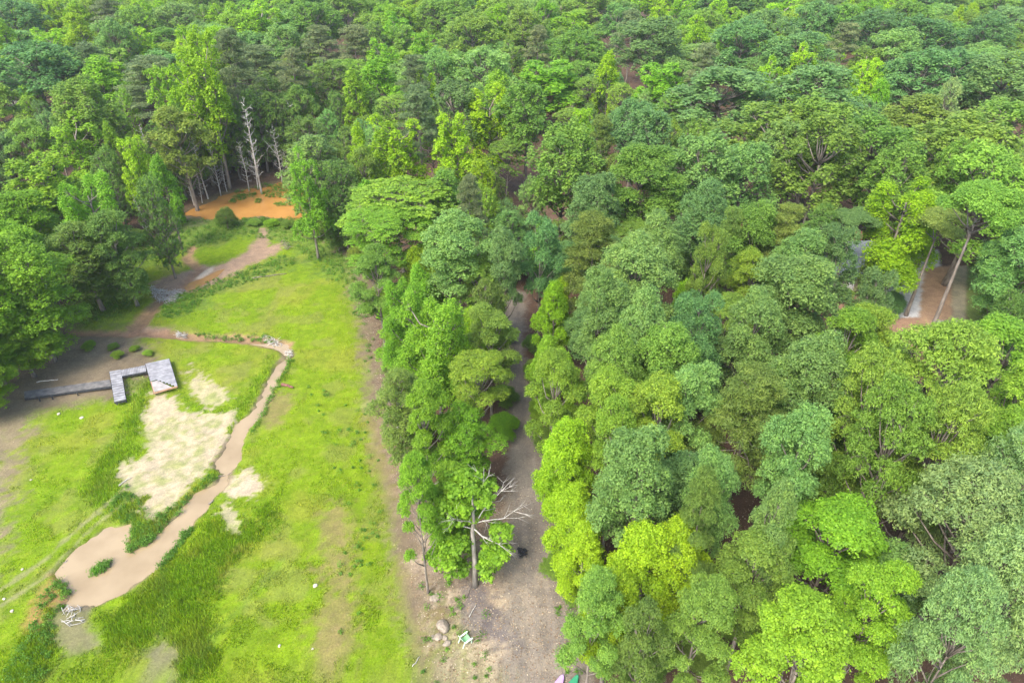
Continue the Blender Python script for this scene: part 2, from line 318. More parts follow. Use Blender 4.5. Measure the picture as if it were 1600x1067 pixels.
    return np.clip(col * .90, 0, 1), np.clip(bare, 0, 1)
def water_depth(x, y):
    e = (fbm(x + 50, y, .6, 3) - .5) * 1.1 + (fbm(x, y + 30, 2.2, 2) - .5) * .35
    s = np.minimum(ldist(STREAM, STREAMW, x, y), sdist(BASIN, x, y)); s = np.maximum(s, -sdist(ISLE, x, y) - .05)
    pd = sdist(POND, x, y) + (fbm(x, y, .35, 3) - .5) * 3.2 * sstep(0, 1, .0 + 1)
    return np.minimum(s + e, pd)
def ground_z(x, y):
    d = water_depth(x, y)
    z = .10 + (fbm(x, y, .12, 3) - .5) * .35 + (fbm(x, y, .8, 3) - .5) * .10
    z = z * sstep(0, 1.5, np.abs(d) + .3)
    bank = sstep(.5, -.5, d)
    z = z * (1 - bank) + bank * (-.50)
    for A, W in zip(CHAN, CHANW): z = z - .28 * sstep(.8, -.1, ldist(GP(A), W, x, y))
    z = z - .06 * sstep(.5, 0, np.abs(np.abs(ldist(TRACK, [0] * len(TRACK), x, y)) - .8))
    rise = sstep(0, 14, sdist(CLEAR, x, y)) * .9 + sstep(3, 0, np.abs(sdist(LAWN, x, y) - 1)) * .0
    return z + rise * sstep(20, 60, y)
def axis(parts):
    a = []
    for s, e, d in parts: a += list(np.arange(s, e, d))
    a.append(parts[-1][1]); return np.array(a)
XS = axis([(-900, -200, 50), (-200, -90, 8), (-90, -64, 1.2), (-64, 9, .24), (9, 48, 1.0), (48, 80, .35), (80, 90, 1), (90, 200, 8), (200, 900, 50)])
YS = axis([(-300, 0, 30), (0, 30, 3), (30, 112, .24), (112, 150, .4), (150, 260, 4), (260, 900, 40)])
gx, gy = np.meshgrid(XS, YS, indexing='xy')
gz = ground_z(gx, gy); gc, gb = ground_color(gx, gy)
nx, ny = len(XS), len(YS); idx = np.arange(nx * ny).reshape(ny, nx)
F = np.stack([idx[:-1, :-1], idx[:-1, 1:], idx[1:, 1:], idx[1:, :-1]], -1).reshape(-1, 4)
g = link('ground', quads_mesh('ground', np.stack([gx, gy, gz], -1).reshape(-1, 3), F, M_GROUND,
     {'col': ('FLOAT_COLOR', np.concatenate([gc, np.ones(gc.shape[:2] + (1,))], -1).reshape(-1, 4)), 'bare': ('FLOAT', gb.ravel())}, True))
tag(g, kind='structure')
def zat(x, y): return float(ground_z(np.array([float(x)]), np.array([float(y)]))[0])
def sheet(name, P, z, mat, pad):
    x0, y0 = P.min(0) - pad; x1, y1 = P.max(0) + pad
    o = link(name, quads_mesh(name, [(x0, y0, z), (x1, y0, z), (x1, y1, z), (x0, y1, z)], [(0, 1, 2, 3)], mat)); tag(o, kind='structure'); return o
sheet('pond_water', POND, -.17, M_ORANGEWATER, .8)
allw = np.concatenate([STREAM, BASIN]); sheet('stream_water', allw, -.14, M_MUDWATER, .7)
PUD = GP([(288, 452), (296, 443), (316, 436), (340, 424), (352, 421), (340, 433), (322, 444), (306, 452), (295, 456)])

def strip_water(name, P, z, mat):
    me = bpy.data.meshes.new(name); me.from_pydata([(a, b, zat(a, b) * 0 + z) for a, b in P], [], [tuple(range(len(P)))]); me.materials.append(mat)
    return tag(link(name, me), kind='structure')
strip_water('puddle_water', PUD, max(zat(a, b) for a, b in PUD) + .01, water('puddle_water', (.33, .19, .075), (.27, .15, .06), .5))

# ------------------------------------------------------------------ grass and weeds (ground cover)
def blades(n, pts, hgt, wid, col, rng, lean=.5):
    a = rng.random(n) * 2 * np.pi; dx = np.cos(a); dy = np.sin(a); l = rng.random(n) * lean * hgt; la = rng.random(n) * 2 * np.pi
    z = ground_z(pts[:, 0], pts[:, 1]) - .02
    b = np.stack([pts[:, 0], pts[:, 1], z], -1); W = np.stack([dx * wid, dy * wid, np.zeros(n)], -1) * .5
    T = b + np.stack([np.cos(la) * l, np.sin(la) * l, hgt], -1)
    V = np.stack([b - W, b + W, T], 1).reshape(-1, 3); Cc = np.repeat(np.concatenate([col, np.ones((n, 1))], 1), 3, 0)
    return V, Cc
rg = np.random.default_rng(11)
N = 900000; px = rg.random(N) * 760 - 30; py = 345 + (rg.random(N) ** .72) * 760
x, y = G(px, py)
wd = water_depth(x, y); col, br = ground_color(x, y)
lush = np.zeros(N)
for Q in LUSH + [ISLE]: lush = np.maximum(lush, sstep(.8, -.8, sdist(Q, x, y) + (fbm(x, y, .5) - .5) * 2))
fr = np.zeros(N)
for Q in FRINGE: fr = np.maximum(fr, sstep(2, -2, sdist(Q, x, y)))
patch = sstep(.45, .62, fbm(x + 7, y, .7, 3))
greenness = col[:, 1] / (col.sum(1) + 1e-6)
greenness = np.maximum(greenness, .6 * (sdist(ISLE, x, y) < 0))
dens = sstep(.42, .55, greenness) * (.10 + .30 * patch + .6 * np.maximum(lush, fr * .7))
dens *= (wd > .12) | (sdist(ISLE, x, y) < .1)
keep = rg.random(N) < dens * .45; x, y, col, lush, fr, patch = x[keep], y[keep], col[keep], lush[keep], fr[keep], patch[keep]; n = len(x)
isl = (sdist(ISLE, x, y) < .3)[:, None]; col = np.where(isl, C(.085, .225, .014), col)
h = (.10 + .10 * patch + .26 * lush + .25 * fr) * (.6 + .8 * rg.random(n))
tint = (1.45 + .75 * rg.random(n))[:, None] * np.array([1, 1, 1]); tint[:, 0] *= .9 + .3 * rg.random(n)
V, Cc = blades(n, np.stack([x, y], -1), h, .05 + .05 * rg.random(n), col * tint, rg)
me = quads_mesh('grass', V, np.arange(len(V)).reshape(-1, 3), M_BLADE, {'col': ('FLOAT_COLOR', Cc)})
tag(link('grass', me), 'bright green grass growing over the drained lake bed', 'grass', kind='stuff')

# leaf cards -----------------------------------------------------------------------------------------------
def unit(v): return v / (np.linalg.norm(v, axis=-1, keepdims=True) + 1e-9)
def leafcloud(Cn, Rr, D, per, size, rng, up=.9, rnd=.7, flat=.75, slim=.62, hang=0.0):
    m = len(Cn); i = np.repeat(np.arange(m), per); n = len(i)
    d = unit(rng.normal(size=(n, 3))); o = D[i] + np.array([0, 0, .6]); dt = (d * unit(o)).sum(1)
    flip = (dt < 0) & (rng.random(n) < .72); d[flip] *= -1
    rad = rng.random(n) ** .55 * (1 + .35 * (rng.random(n) < .15)); p = Cn[i] + d * (Rr[i] * rad)[:, None] * np.array([1, 1, flat])
    nn = unit(np.array([0, 0, up]) + d * .7 + rng.normal(size=(n, 3)) * rnd * .55)
    t = unit(np.cross(nn, rng.normal(size=(n, 3))))
    if hang: t = unit(t + unit(d * np.array([1, 1, 0])) * hang + np.array([0, 0, -hang * .7])); nn = unit(nn - t * (nn * t).sum(1, keepdims=True))
    b = np.cross(nn, t); s = (size * (.5 + .95 * rng.random(n) ** 1.3))[:, None]
    V = np.stack([p - t * s * .5, p + b * s * slim * .5 + t * s * .1, p + t * s * .5 - nn * s * .12, p - b * s * slim * .5 + t * s * .1], 1).reshape(-1, 3)
    clv = np.clip(rng.random(m)[i] * .55 + .3 * rng.random(n) + .15 * (np.sin(Cn[i, 0] * 1.3 + Cn[i, 2]) * .5 + .5), 0, 1)
    return V, np.repeat(clv, 4)
def cloud_mesh(name, V, lv, mat=M_LEAF): return quads_mesh(name, V, np.arange(len(V)).reshape(-1, 4), mat, {'lv': ('FLOAT', lv)})

# ------------------------------------------------------------------ tree shapes; base height 18 m, base crown radius 4 m
def lobes_for(shape, rng, fine=False):
    L = []
    if shape in ('round', 'full'):       # oak: domed mass of many heads
        n = (20 if shape == 'round' else 32) * (2 if fine else 1); fs = .72 if fine else .92
        for k in range(n):
            f = (k + .5) / n; ph = k * 2.4 + rng.random() * .9; el = math.asin(1 - (1.62 if shape == 'round' else 1.9) * f)
            rr = (2.75 + (.35 if fine else 0)) * (.56 + .68 * rng.random()); c = np.array([math.cos(ph) * math.cos(el) * rr, math.sin(ph) * math.cos(el) * rr, (10.9 if shape == 'round' else 9.0) + math.sin(el) * (5.2 if shape == 'round' else 7.2) * (.85 + .25 * rng.random())])
            L.append((c, (.80 + .95 * rng.random() ** 1.3) * fs, np.array([1, 1, .95])))
    elif shape == 'broad':     # irregular open broadleaf
        for k in range(27):
            ph = k * 2.4 + rng.random(); f = (k + rng.random()) / 27; rr = 3.3 * min(1, math.sqrt(f * 1.5)) * (.65 + .45 * rng.random()); z = 16.2 - 10.0 * f ** 1.25 + rng.random() * 1.4
            L.append((np.array([math.cos(ph) * rr, math.sin(ph) * rr, z]), .62 + .78 * rng.random(), np.array([1, 1, .6])))
    elif shape == 'spire':     # tulip / sweetgum: pointed, upright bundles
        n = 27
        for k in range(n):
            f = (k + .3) / n; z = 17.2 - 12.2 * f; rr = (3.3 * min(1, (f * 1.5 + .05)) ** .7) * (.45 + .62 * rng.random()); ph = k * 2.4 + rng.random() * .8
            if f > .8: rr *= .8
            L.append((np.array([math.cos(ph) * rr, math.sin(ph) * rr, z]), .6 + .75 * rng.random(), np.array([.9, .9, 1.5])))
        L.append((np.array([.1, 0, 16.9]), .7, np.array([.7, .7, 1.7])))
    elif shape == 'plume':     # several upright leaders
        for q in range(4):
            a = q * 1.57 + rng.random(); b = 2.0 * (.5 + .6 * rng.random()); top = 17.6 - 2.4 * rng.random()
            for k in range(7):
                f = k / 6; rr = .3 + 1.0 * f; ph = rng.random() * 6.28
                L.append((np.array([math.cos(a) * b + math.cos(ph) * rr, math.sin(a) * b + math.sin(ph) * rr, top - 10.5 * f]), .62 + .6 * f + .3 * rng.random(), np.array([.85, .85, 1.5])))
    elif shape == 'pine':
        for k in range(30):
            f = (k + rng.random()) / 30; z = 17.4 - 9.5 * f; rr = (.5 + 3.3 * min(1, f * 1.6)) * (.45 + .6 * rng.random()); ph = k * 2.4 + rng.random()
            L.append((np.array([math.cos(ph) * rr, math.sin(ph) * rr, z]), .75 + .5 * rng.random(), np.array([1.15, 1.15, .42])))
    elif shape == 'droop':
        for k in range(30):
            ph = k * 2.4 + rng.random(); f = (k + .5) / 30; rr = 3.3 * min(1, math.sqrt(f * 1.4)) * (.75 + .35 * rng.random()); z = 16.8 - 10.5 * f ** 1.25 + rng.random() * 1.2
            L.append((np.array([math.cos(ph) * rr, math.sin(ph) * rr, z]), .85 + .55 * rng.random(), np.array([1, 1, .8])))
    elif shape == 'tier':      # flat sprays
        for k in range(30):
            ph = k * 2.4 + rng.random(); f = (k + .5) / 30; rr = 3.5 * min(1, math.sqrt(f * 1.7)); z = 16.4 - 3.5 * f * f - 8 * max(0, f - .55) + rng.random() * .8
            L.append((np.array([math.cos(ph) * rr, math.sin(ph) * rr, z]), 1.1 + .5 * rng.random(), np.array([1, 1, .38])))
    elif shape == 'high':      # crown only at the very top of a long bare trunk
        for k in range(11):
            ph = k * 2.4 + rng.random(); f = (k + .5) / 11; rr = 3.1 * math.sqrt(f); z = 17.0 - 2.2 * f * f + rng.random() * .6
            L.append((np.array([math.cos(ph) * rr, math.sin(ph) * rr, z]), .75 + .5 * rng.random(), np.array([1, 1, .6])))
    elif shape == 'bush':
        for k in range(12):
            ph = k * 2.4 + rng.random(); f = (k + .5) / 12; rr = 2.6 * math.sqrt(f); z = 11 - 8 * f * f + rng.random() * 3
            L.append((np.array([math.cos(ph) * rr, math.sin(ph) * rr, z]), 1.2 + .7 * rng.random(), np.array([1, 1, 2.4])))
    return L
def make_tree(shape, seed, leaves, size):
    rng = np.random.default_rng(seed); L = lobes_for(shape, rng, size > .2)
    zf = 1.55 if size > .2 and shape in ('round', 'broad', 'full', 'droop', 'tier') else 1.0
    cen = np.array([l[0] for l in L]); lr = np.array([l[1] for l in L]); ls = np.array([l[2] for l in L]) * np.array([1, 1, zf])
    per = 34; want = leaves // per; area = lr ** 2; cnt = np.maximum(3, (area / area.sum() * want * 1.5).astype(int))
    Cn = []; D = []; 
    for k in range(len(L)):
        d = unit(rng.normal(size=(cnt[k], 3))); d[:, 2] = np.where(d[:, 2] < -.25, -d[:, 2], d[:, 2])
        p = cen[k] + d * lr[k] * ls[k] * (.62 + .56 * rng.random((cnt[k], 1)))
        q = np.min(np.array([np.linalg.norm((p - cen[j]) / ls[j], axis=1) / lr[j] for j in range(len(L)) if j != k]), 0)
        ok = (q > .72) | (rng.random(cnt[k]) < .15); Cn.append(p[ok]); D.append(d[ok])
    Cn = np.concatenate(Cn); D = np.concatenate(D)
    ncl = len(Cn); per = max(6, leaves // ncl)
    Rc = (.26 + .32 * rng.random(ncl)) * (1.15 if size > .3 else 1)
    kw = dict(up=1.0, rnd=.75, slim=.72)
    if shape in ('spire', 'plume'): kw = dict(up=.8, rnd=.75, flat=1.2, slim=.8)
    if shape == 'pine': kw = dict(up=.5, rnd=1.1, flat=.55, slim=.17); 
    if shape == 'droop': kw = dict(up=.7, rnd=.6, slim=.4, hang=.7)
    if zf > 1: kw['flat'] = 1.15
    if shape == 'bush': kw = dict(up=.6, rnd=1.0, flat=2.6, slim=.7)
    if shape == 'tier': kw = dict(up=1.1, rnd=.6, flat=.45, slim=.6)
    sz = size * (1.75 if shape == 'pine' else 1.25 if shape == 'droop' else 1)
    V, lv = leafcloud(Cn, Rc, D, per, sz, rng, **kw)
    crown = cloud_mesh('crown', V, lv)
    # trunk and limbs
    mb = MB(); bend = rng.normal(size=2) * .25
    top = 15.2 if shape in ('pine', 'spire', 'plume', 'high') else 5 if shape == 'bush' else 12.2
    def axis_at(z): f = z / 18; return np.array([bend[0] * math.sin(f * 3), bend[1] * math.sin(f * 2.4), z])
    zs = np.linspace(-.6, top, 9); mb.tube([axis_at(z) for z in zs], [(.27 if z > .5 else .36) * (1 - .82 * max(0, z) / (top + 1.5)) for z in zs], 7)
    for k in range(len(L)):
        c = cen[k]; z0 = max(1.0 if shape == 'bush' else 4.0, min(top - .3, c[2] - (1.2 + .55 * math.hypot(c[0], c[1])))) if shape != 'pine' else min(top - .2, c[2] - .1)
        a = axis_at(z0); m1 = a * .55 + c * .45 + np.array([0, 0, -.25]) + rng.normal(size=3) * .16
        r0 = .105 if shape not in ('pine',) else .06
        mb.tube([a, m1, c], [r0, r0 * .62, r0 * .28], 5)
        near = np.where(np.linalg.norm(Cn - c, axis=1) < lr[k] * 1.5)[0]; rng.shuffle(near)
        for j in near[:7]:
            e = Cn[j]; m2 = (c + e) / 2 + rng.normal(size=3) * .1; mb.tube([m1 * .3 + c * .7, m2, e], [r0 * .4, r0 * .26, r0 * .1], 4)
    trunk = mb.mesh('trunk', M_BARK, True)
    return trunk, crown
LIB = {}
for shape, nv in (('round', 4), ('full', 3), ('broad', 3), ('spire', 4), ('plume', 3), ('pine', 3), ('droop', 3), ('tier', 2), ('high', 2), ('bush', 3)):
    LIB[shape, 'near'] = [make_tree(shape, 100 + hash_ * 13 + len(shape), 54000, .17) for hash_ in range(nv)]
    LIB[shape, 'far'] = [make_tree(shape, 500 + h * 17 + len(shape), 21000, .25) for h in range(nv)]

COL = {'Y': (.285, .475, .020), 'B': (.225, .42, .030), 'F': (.245, .405, .042), 'M': (.21, .355, .055), 'D': (.165, .275, .052), 'O': (.155, .29, .085),
       'L': (.22, .385, .095), 'G': (.26, .40, .13), 'H': (.235, .395, .052), 'P': (.24, .34, .070), 'p': (.20, .265, .11), 'Q': (.21, .31, .050)}
TREES = []     # (x, y, crown px, z_ref fraction, shape, colour, height)
def T(shape, colour, h, *rows):
    for r in rows: TREES.append((shape, colour, h, *r))
# rows: photo x, photo y of crown centre, crown width in photo px
T('spire', 'Y', 18, (650, 385, 48), (865, 470, 62), (878, 440, 36), (1072, 445, 52), (752, 300, 58), (563, 240, 44), (345, 90, 62), (740, 480, 60), (700, 480, 62), (128, 45, 56), (130, 66, 54), (1490, 48, 30), (1512, 40, 28), (1087, 68, 42), (1310, 78, 22), (948, 140, 50))
T('plume', 'Y', 18, (1405, 360, 118), (297, 88, 56), (412, 48, 84), (355, 42, 58), (995, 18, 72), (1222, 36, 84), (620, 250, 90), (708, 238, 74), (768, 205, 84), (665, 157, 44), (1195, 150, 52), (1248, 124, 54), (210, 250, 58), (1410, 14, 36), (1375, 20, 36), (225, 88, 60), (1348, 140, 56), (908, 212, 48), (1428, 80, 30), (1120, 34, 42), (1030, 28, 44))
T('spire', 'B', 17, (256, 290, 52), (472, 150, 46), (595, 150, 80), (557, 168, 48), (880, 560, 70), (855, 545, 66), (575, 320, 52), (655, 432, 60), (165, 145, 84), (1275, 88, 26), (1365, 178, 44), (14, 78, 50), (775, 168, 60), (180, 240, 40), (845, 350, 40))
T('plume', 'B', 17, (850, 138, 134), (128, 245, 92), (680, 545, 124), (638, 484, 84), (895, 52, 90), (1025, 142, 104), (75, 300, 130), (145, 340, 84), (620, 60, 60), (480, 300, 60), (665, 90, 56), (598, 108, 54), (35, 345, 110))
T('round', 'O', 19, (25, 40, 76), (54, 120, 116), (710, 190, 86), (1015, 80, 104), (1125, 168, 156), (1275, 165, 134), (1160, 82, 88), (1198, 62, 78), (1245, 102, 100), (1440, 70, 96), (1430, 138, 104), (1485, 132, 112), (1560, 148, 114), (990, 200, 66), (1010, 238, 92), (1465, 14, 84), (1578, 14, 80), (845, 400, 66), (1300, 418, 76), (1085, 530, 84), (1360, 486, 66), (1270, 45, 70), (1370, 60, 90), (1150, 12, 90), (1540, 62, 70), (930, 330, 90), (1100, 350, 90), (790, 420, 60))
T('round', 'L', 19, (720, 400, 116), (995, 440, 116), (940, 490, 90), (1005, 535, 96), (1235, 475, 140), (1270, 600, 130), (1178, 525, 92), (1240, 425, 100), (1592, 418, 104), (755, 128, 84), (447, 82, 64), (1095, 285, 106), (1160, 282, 94), (1030, 395, 80), (1230, 240, 90), (995, 745, 140), (1240, 720, 120), (1075, 640, 110), (1110, 770, 90), (1200, 830, 80), (280, 42, 64), (182, 76, 56), (685, 118, 56), (1395, 92, 76))
T('round', 'M', 19, (1200, 232, 150), (1275, 225, 120), (1278, 268, 126), (1355, 262, 118), (1398, 292, 96), (1080, 235, 60), (1000, 305, 126), (880, 275, 108), (820, 195, 86), (740, 66, 76), (682, 38, 66), (712, 32, 60), (540, 22, 66), (590, 15, 60), (925, 22, 76), (790, 30, 70), (820, 58, 66), (490, 42, 76), (310, 20, 56), (1315, 48, 66), (1415, 40, 66), (900, 92, 80), (140, 195, 96), (220, 48, 56), (1170, 380, 84), (1105, 418, 50), (1500, 262, 150), (1565, 228, 134), (960, 585, 90), (1035, 575, 112))
T('broad', 'F', 17, (960, 645, 100), (1025, 655, 110), (870, 615, 86), (1345, 540, 100), (1318, 548, 100), (1565, 565, 140), (1590, 640, 110), (1170, 445, 66), (1570, 700, 100), (960, 690, 80))
T('tier', 'F', 15, (625, 330, 126), (605, 362, 96), (540, 125, 84), (748, 600, 72))
T('broad', 'M', 15, (588, 425, 70), (766, 530, 84), (750, 450, 66), (695, 315, 60), (10, 190, 76), (54, 232, 66), (1180, 890, 126), (1100, 960, 110), (930, 955, 92))
T('round', 'D', 15, (622, 612, 84), (120, 375, 100), (175, 360, 80), (530, 285, 60), (763, 480, 60), (585, 72, 50), (845, 78, 60), (1095, 375, 66), (520, 142, 76), (245, 20, 70), (67, 12, 60), (1572, 505, 70), (240, 320, 50), (1005, 990, 84), (1283, 365, 70), (480, 210, 66), (1400, 245, 60))
T('pine', 'p', 20, (240, 135, 104), (405, 112, 84), (462, 122, 54), (145, 106, 56), (172, 28, 56), (648, 135, 56), (556, 80, 66), (655, 195, 66), (985, 50, 46), (1100, 115, 56), (1315, 75, 56), (1296, 22, 56), (840, 80, 44), (735, 340, 50), (500, 75, 60))
T('pine', 'P', 19, (1170, 660, 150), (925, 405, 96), (1222, 388, 76), (938, 236, 54), (1135, 392, 50), (1090, 815, 60), (1265, 12, 60), (1490, 20, 50))
T('droop', 'H', 19, (1450, 620, 165), (1375, 720, 130), (1460, 720, 120), (1525, 320, 144), (1475, 300, 60), (1345, 660, 110))
T('broad', 'Q', 17, (1420, 212, 108), (280, 220, 84), (945, 300, 44))
T('droop', 'G', 18, (1490, 840, 190), (1575, 775, 120), (1550, 950, 150), (1475, 1015, 120), (1472, 182, 36), (1576, 48, 74), (1590, 880, 120))
T('full', 'B', 12.5, (708, 770, 84), (728, 680, 96))
T('broad', 'B', 16, (1300, 850, 170), (1250, 1015, 170), (1365, 950, 120), (652, 765, 64), (665, 650, 80), (22, 425, 140), (5, 380, 110), (-60, 470, 140))
T('full', 'B', 10.5, (15, 505, 100))
T('spire', 'Y', 17, (880, 705, 96), (900, 780, 100))
T('spire', 'Y', 14, (888, 745, 112), (915, 850, 90), (1000, 900, 130), (955, 950, 110), (1055, 880, 110))
SHAPE_NAME = {'round': 'oak_tree', 'full': 'oak_tree', 'broad': 'maple_tree', 'spire': 'poplar_tree', 'plume': 'sweetgum_tree', 'pine': 'pine_tree', 'droop': 'hickory_tree', 'tier': 'locust_tree', 'high': 'tall_tree', 'bush': 'bush'}
SHAPE_WORD = {'round': 'domed', 'full': 'low-branching', 'broad': 'open-crowned', 'spire': 'pointed', 'plume': 'many-topped', 'pine': 'pine', 'droop': 'drooping-leaved', 'tier': 'flat-topped', 'high': 'long-trunked', 'bush': 'leafy'}
COL_WORD = {'Y': 'yellow-green', 'B': 'bright green', 'F': 'fresh green', 'M': 'mid-green', 'D': 'dark green', 'O': 'deep blue-green', 'L': 'soft blue-green', 'G': 'pale silvery green', 'H': 'warm yellowish green', 'P': 'olive green', 'p': 'dull grey-green', 'Q': 'dark olive'}
ZREF = {'round': .74, 'full': .70, 'broad': .76, 'spire': .66, 'plume': .68, 'pine': .74, 'droop': .70, 'tier': .78, 'high': .92, 'bush': .6}
PLACED = []
def put_tree(x, y, rad, h, shape, colour, lod=None, rz=None, tilt=0, variant=None):
    d = math.hypot(y, CAMH - h); lib = LIB[shape, lod or ('near' if d < 92 else 'far')]
    tr, cr = lib[random.randrange(len(lib)) if variant is None else variant % len(lib)]
    z = zat(x, y); root = empty(SHAPE_NAME[shape], (x, y, z), random.random() * 6.28 if rz is None else rz)
    root.scale = (rad / 4, rad / 4, h / 18)
    if tilt: root.rotation_euler[0] = tilt
    t = link('trunk', tr, root); c = link('crown', cr, root)
    k = np.array(COL[colour]) * (1.0 + .16 * float(sstep(95, 150, np.float64(y)))) * (1 + .14 * (random.random() - .5) * 2); k[0] *= 1 + .12 * (random.random() - .5) * 2  # leaf colour lifted with distance to brighten the shadowed far canopy
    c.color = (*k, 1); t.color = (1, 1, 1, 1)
    PLACED.append(dict(o=root, x=x, y=y, r=rad, h=h, shape=shape, col=colour)); return root
for shape, colour, h, px_, py_, w_ in TREES:
    h2 = h * (.94 + .12 * random.random()); zr = ZREF[shape] * h2
    x, y = G(px_, py_, zr); rad = max(1.7, w_ / 2 / FPX * depth(py_, zr) * (1.15 if py_ < 480 else 1.06))
    if shape in ('round', 'broad') and rad > 5.2: h2 *= 1.12
    if shape in ('spire', 'plume'): h2 = min(h2, max(rad * 5.0, 15 if py_ < 300 else 11))
    if shape == 'round' and (colour == 'D' or px_ < 130 and py_ > 180): shape = 'full'
    if px_ < 60 and py_ > 330: shape = 'full'
    r_ = put_tree(x, y, rad, h2, shape, colour)
NMAIN = len(PLACED)
# trees given by the foot of the trunk in the photo, height and crown radius in metres
def at_base(shape, colour, px_, py_, h, rad, **k):
    x, y = G(px_, py_); return put_tree(x, y, rad, h, shape, colour, **k)
SPECIAL = []
for a in [('full', 'D', 300, 305, 8, 2.6), ('full', 'M', 322, 290, 9, 2.8), ('full', 'D', 340, 280, 9, 3), ('full', 'D', 362, 276, 8, 2.8), ('full', 'D', 386, 272, 9, 3), ('full', 'M', 408, 268, 8, 2.8), ('full', 'D', 430, 266, 9, 3), ('full', 'D', 452, 262, 9, 3), ('full', 'D', 372, 262, 14, 4), ('full', 'D', 345, 266, 14, 4), ('full', 'D', 430, 254, 14, 4), ('full', 'M', 400, 256, 13, 3.6), ('full', 'D', 460, 252, 13, 4), ('full', 'D', 310, 276, 14, 4), ('full', 'D', 280, 296, 13, 3.8), ('full', 'M', 485, 262, 12, 3.6), ('full', 'D', 340, 252, 17, 4.4), ('full', 'D', 385, 246, 17, 4.4), ('full', 'D', 440, 244, 17, 4.4), ('full', 'B', -8, 655, 9, 3.2), ('full', 'B', 12, 612, 9, 3.0), ('full', 'B', -50, 650, 12, 4.0), ('full', 'M', 22, 560, 11, 3.6), ('full', 'D', 80, 455, 10, 3.4), ('full', 'D', 292, 312, 13, 3.4), ('full', 'M', 312, 296, 16, 3.6), ('broad', 'M', 330, 288, 15, 3.4), ('full', 'D', 350, 284, 17, 3.8), ('full', 'D', 376, 282, 15, 3.4), ('full', 'M', 398, 276, 16, 3.6), ('full', 'D', 420, 272, 17, 3.8), ('full', 'D', 444, 268, 16, 3.6),
          ('full', 'D', 466, 266, 15, 3.4), ('broad', 'D', 486, 262, 16, 3.4), ('pine', 'p', 398, 266, 27, 5.0), ('plume', 'Y', 360, 297, 28, 5.6), ('plume', 'Y', 334, 292, 24, 4.6), ('plume', 'B', 300, 285, 22, 4.6), ('broad', 'Q', 318, 306, 11, 2.8), ('full', 'L', 506, 358, 16, 5.6), ('broad', 'F', 488, 342, 8, 3.0),
          ('full', 'M', 246, 326, 12, 3.4), ('full', 'D', 188, 346, 10, 3.0), ('full', 'M', 150, 378, 10, 3.2), ('full', 'M', 108, 402, 10, 3.2), ('full', 'D', 545, 392, 11, 3.2)]: at_base(*a)
for a in [('high', 'H', 1441, 552, 21, 4.6), ('high', 'P', 1412, 502, 15, 3.8), ('high', 'O', 1296, 478, 13, 3.4)]: SPECIAL.append(at_base(*a, variant=0 if a[1] != 'O' else 1))
for a in [('full', 'D', 1540, 520, 9, 2.8), ('full', 'O', 1532, 470, 10, 3.0), ('full', 'M', 1352, 478, 7, 2.4)]: at_base(*a)
NMAIN = len(PLACED)
# fill between the main crowns
KEEP_OPEN = [(380, 318, 45), (430, 315, 40), (808, 520, 16), (808, 570, 20), (812, 620, 24), (815, 680, 26), (822, 760, 36), (835, 860, 50), (1385, 440, 30), (1370, 450, 25), (1470, 480, 42), (1495, 520, 36), (1455, 430, 30), (1345, 415, 26), (740, 890, 40),
             (1150, 880, 30), (1175, 950, 20), (1340, 1000, 16), (1120, 990, 20), (700, 960, 60), (850, 1030, 60), (1455, 545, 26), (672, 845, 30), (640, 790, 16), (1480, 450, 26)]
rf = random.Random(5); cand = []
yy = 26.0
while yy < 345:
    step = 5.2 if yy < 110 else 7.5 if yy < 170 else 12.0; half = 30 + yy * .86; xx = -half
    while xx < half: cand.append((xx + rf.uniform(-.4, .4) * step, yy + rf.uniform(-.4, .4) * step)); xx += step
    yy += step * .9
cx = np.array([c[0] for c in cand]); cyy = np.array([c[1] for c in cand])
HX, HY = G(1310, 398, 4.5)
dcl = sdist(CLEAR, cx, cyy); dtr = ldist(TRACK, TRACKW, cx, cyy); dyd = np.minimum.reduce([sdist(q, cx, cyy) for q in (YARD_B, DRIVE, YARD_O, YARD_S, YARD_G)])
TODO = []; OUTER = []; OCC = [(p['x'], p['y'], p['r'], p['h']) for p in PLACED]
for (x, y), a, b, c_ in zip(cand, dcl, dtr, dyd):
    if a < 2.2 or b < 2.0 or c_ < 1.0 or (abs(x - HX) < 9.5 and abs(y - HY) < 8): continue
    out = y > 170; h = rf.uniform(12.5, 16) if y > 170 and y < 240 else rf.uniform(15, 20) if out else rf.uniform(9.5, 15); rad = rf.uniform(5.5, 8.0) if out else rf.uniform(2.4, 3.6)
    ppx, ppy, d = proj(x, y, h * .75); rpx = rad * FPX / d
    if ppx < -260 or ppx > 1860 or ppy > 1260: continue
    off = ppx + rpx < -6 or ppx - rpx > 1606 or ppy - rpx > 1072 or ppy + rpx * 1.0 < -8 or y > 290
    if any(math.hypot(ppx - kx, ppy - ky) < kr + rpx * .8 for kx, ky, kr in KEEP_OPEN): continue
    if off: h += 3; rad += 1
    if any(math.hypot(x - q[0], y - q[1]) < (q[2] * (.8 if q[3] > h + 3 else 1) + rad) * .56 for q in OCC): continue
    OCC.append((x, y, rad, h))
    if off: OUTER.append((x, y, rad, h)); continue
    if out: s, k = rf.choice([('round', 'L'), ('round', 'M'), ('plume', 'B'), ('round', 'F'), ('round', 'F'), ('round', 'B'), ('round', 'L'), ('plume', 'M'), ('round', 'M'), ('plume', 'Y')])
    else: s, k = rf.choice([('full', 'D'), ('full', 'O'), ('broad', 'M'), ('full', 'F'), ('full', 'L'), ('tier', 'M'), ('full', 'M'), ('round', 'O')])
    if 560 < ppx < 810 and ppy > 400: s, k = rf.choice([('full', 'B'), ('broad', 'F'), ('plume', 'B'), ('full', 'F')])
    TODO.append((x, y, rad, h, s, k))
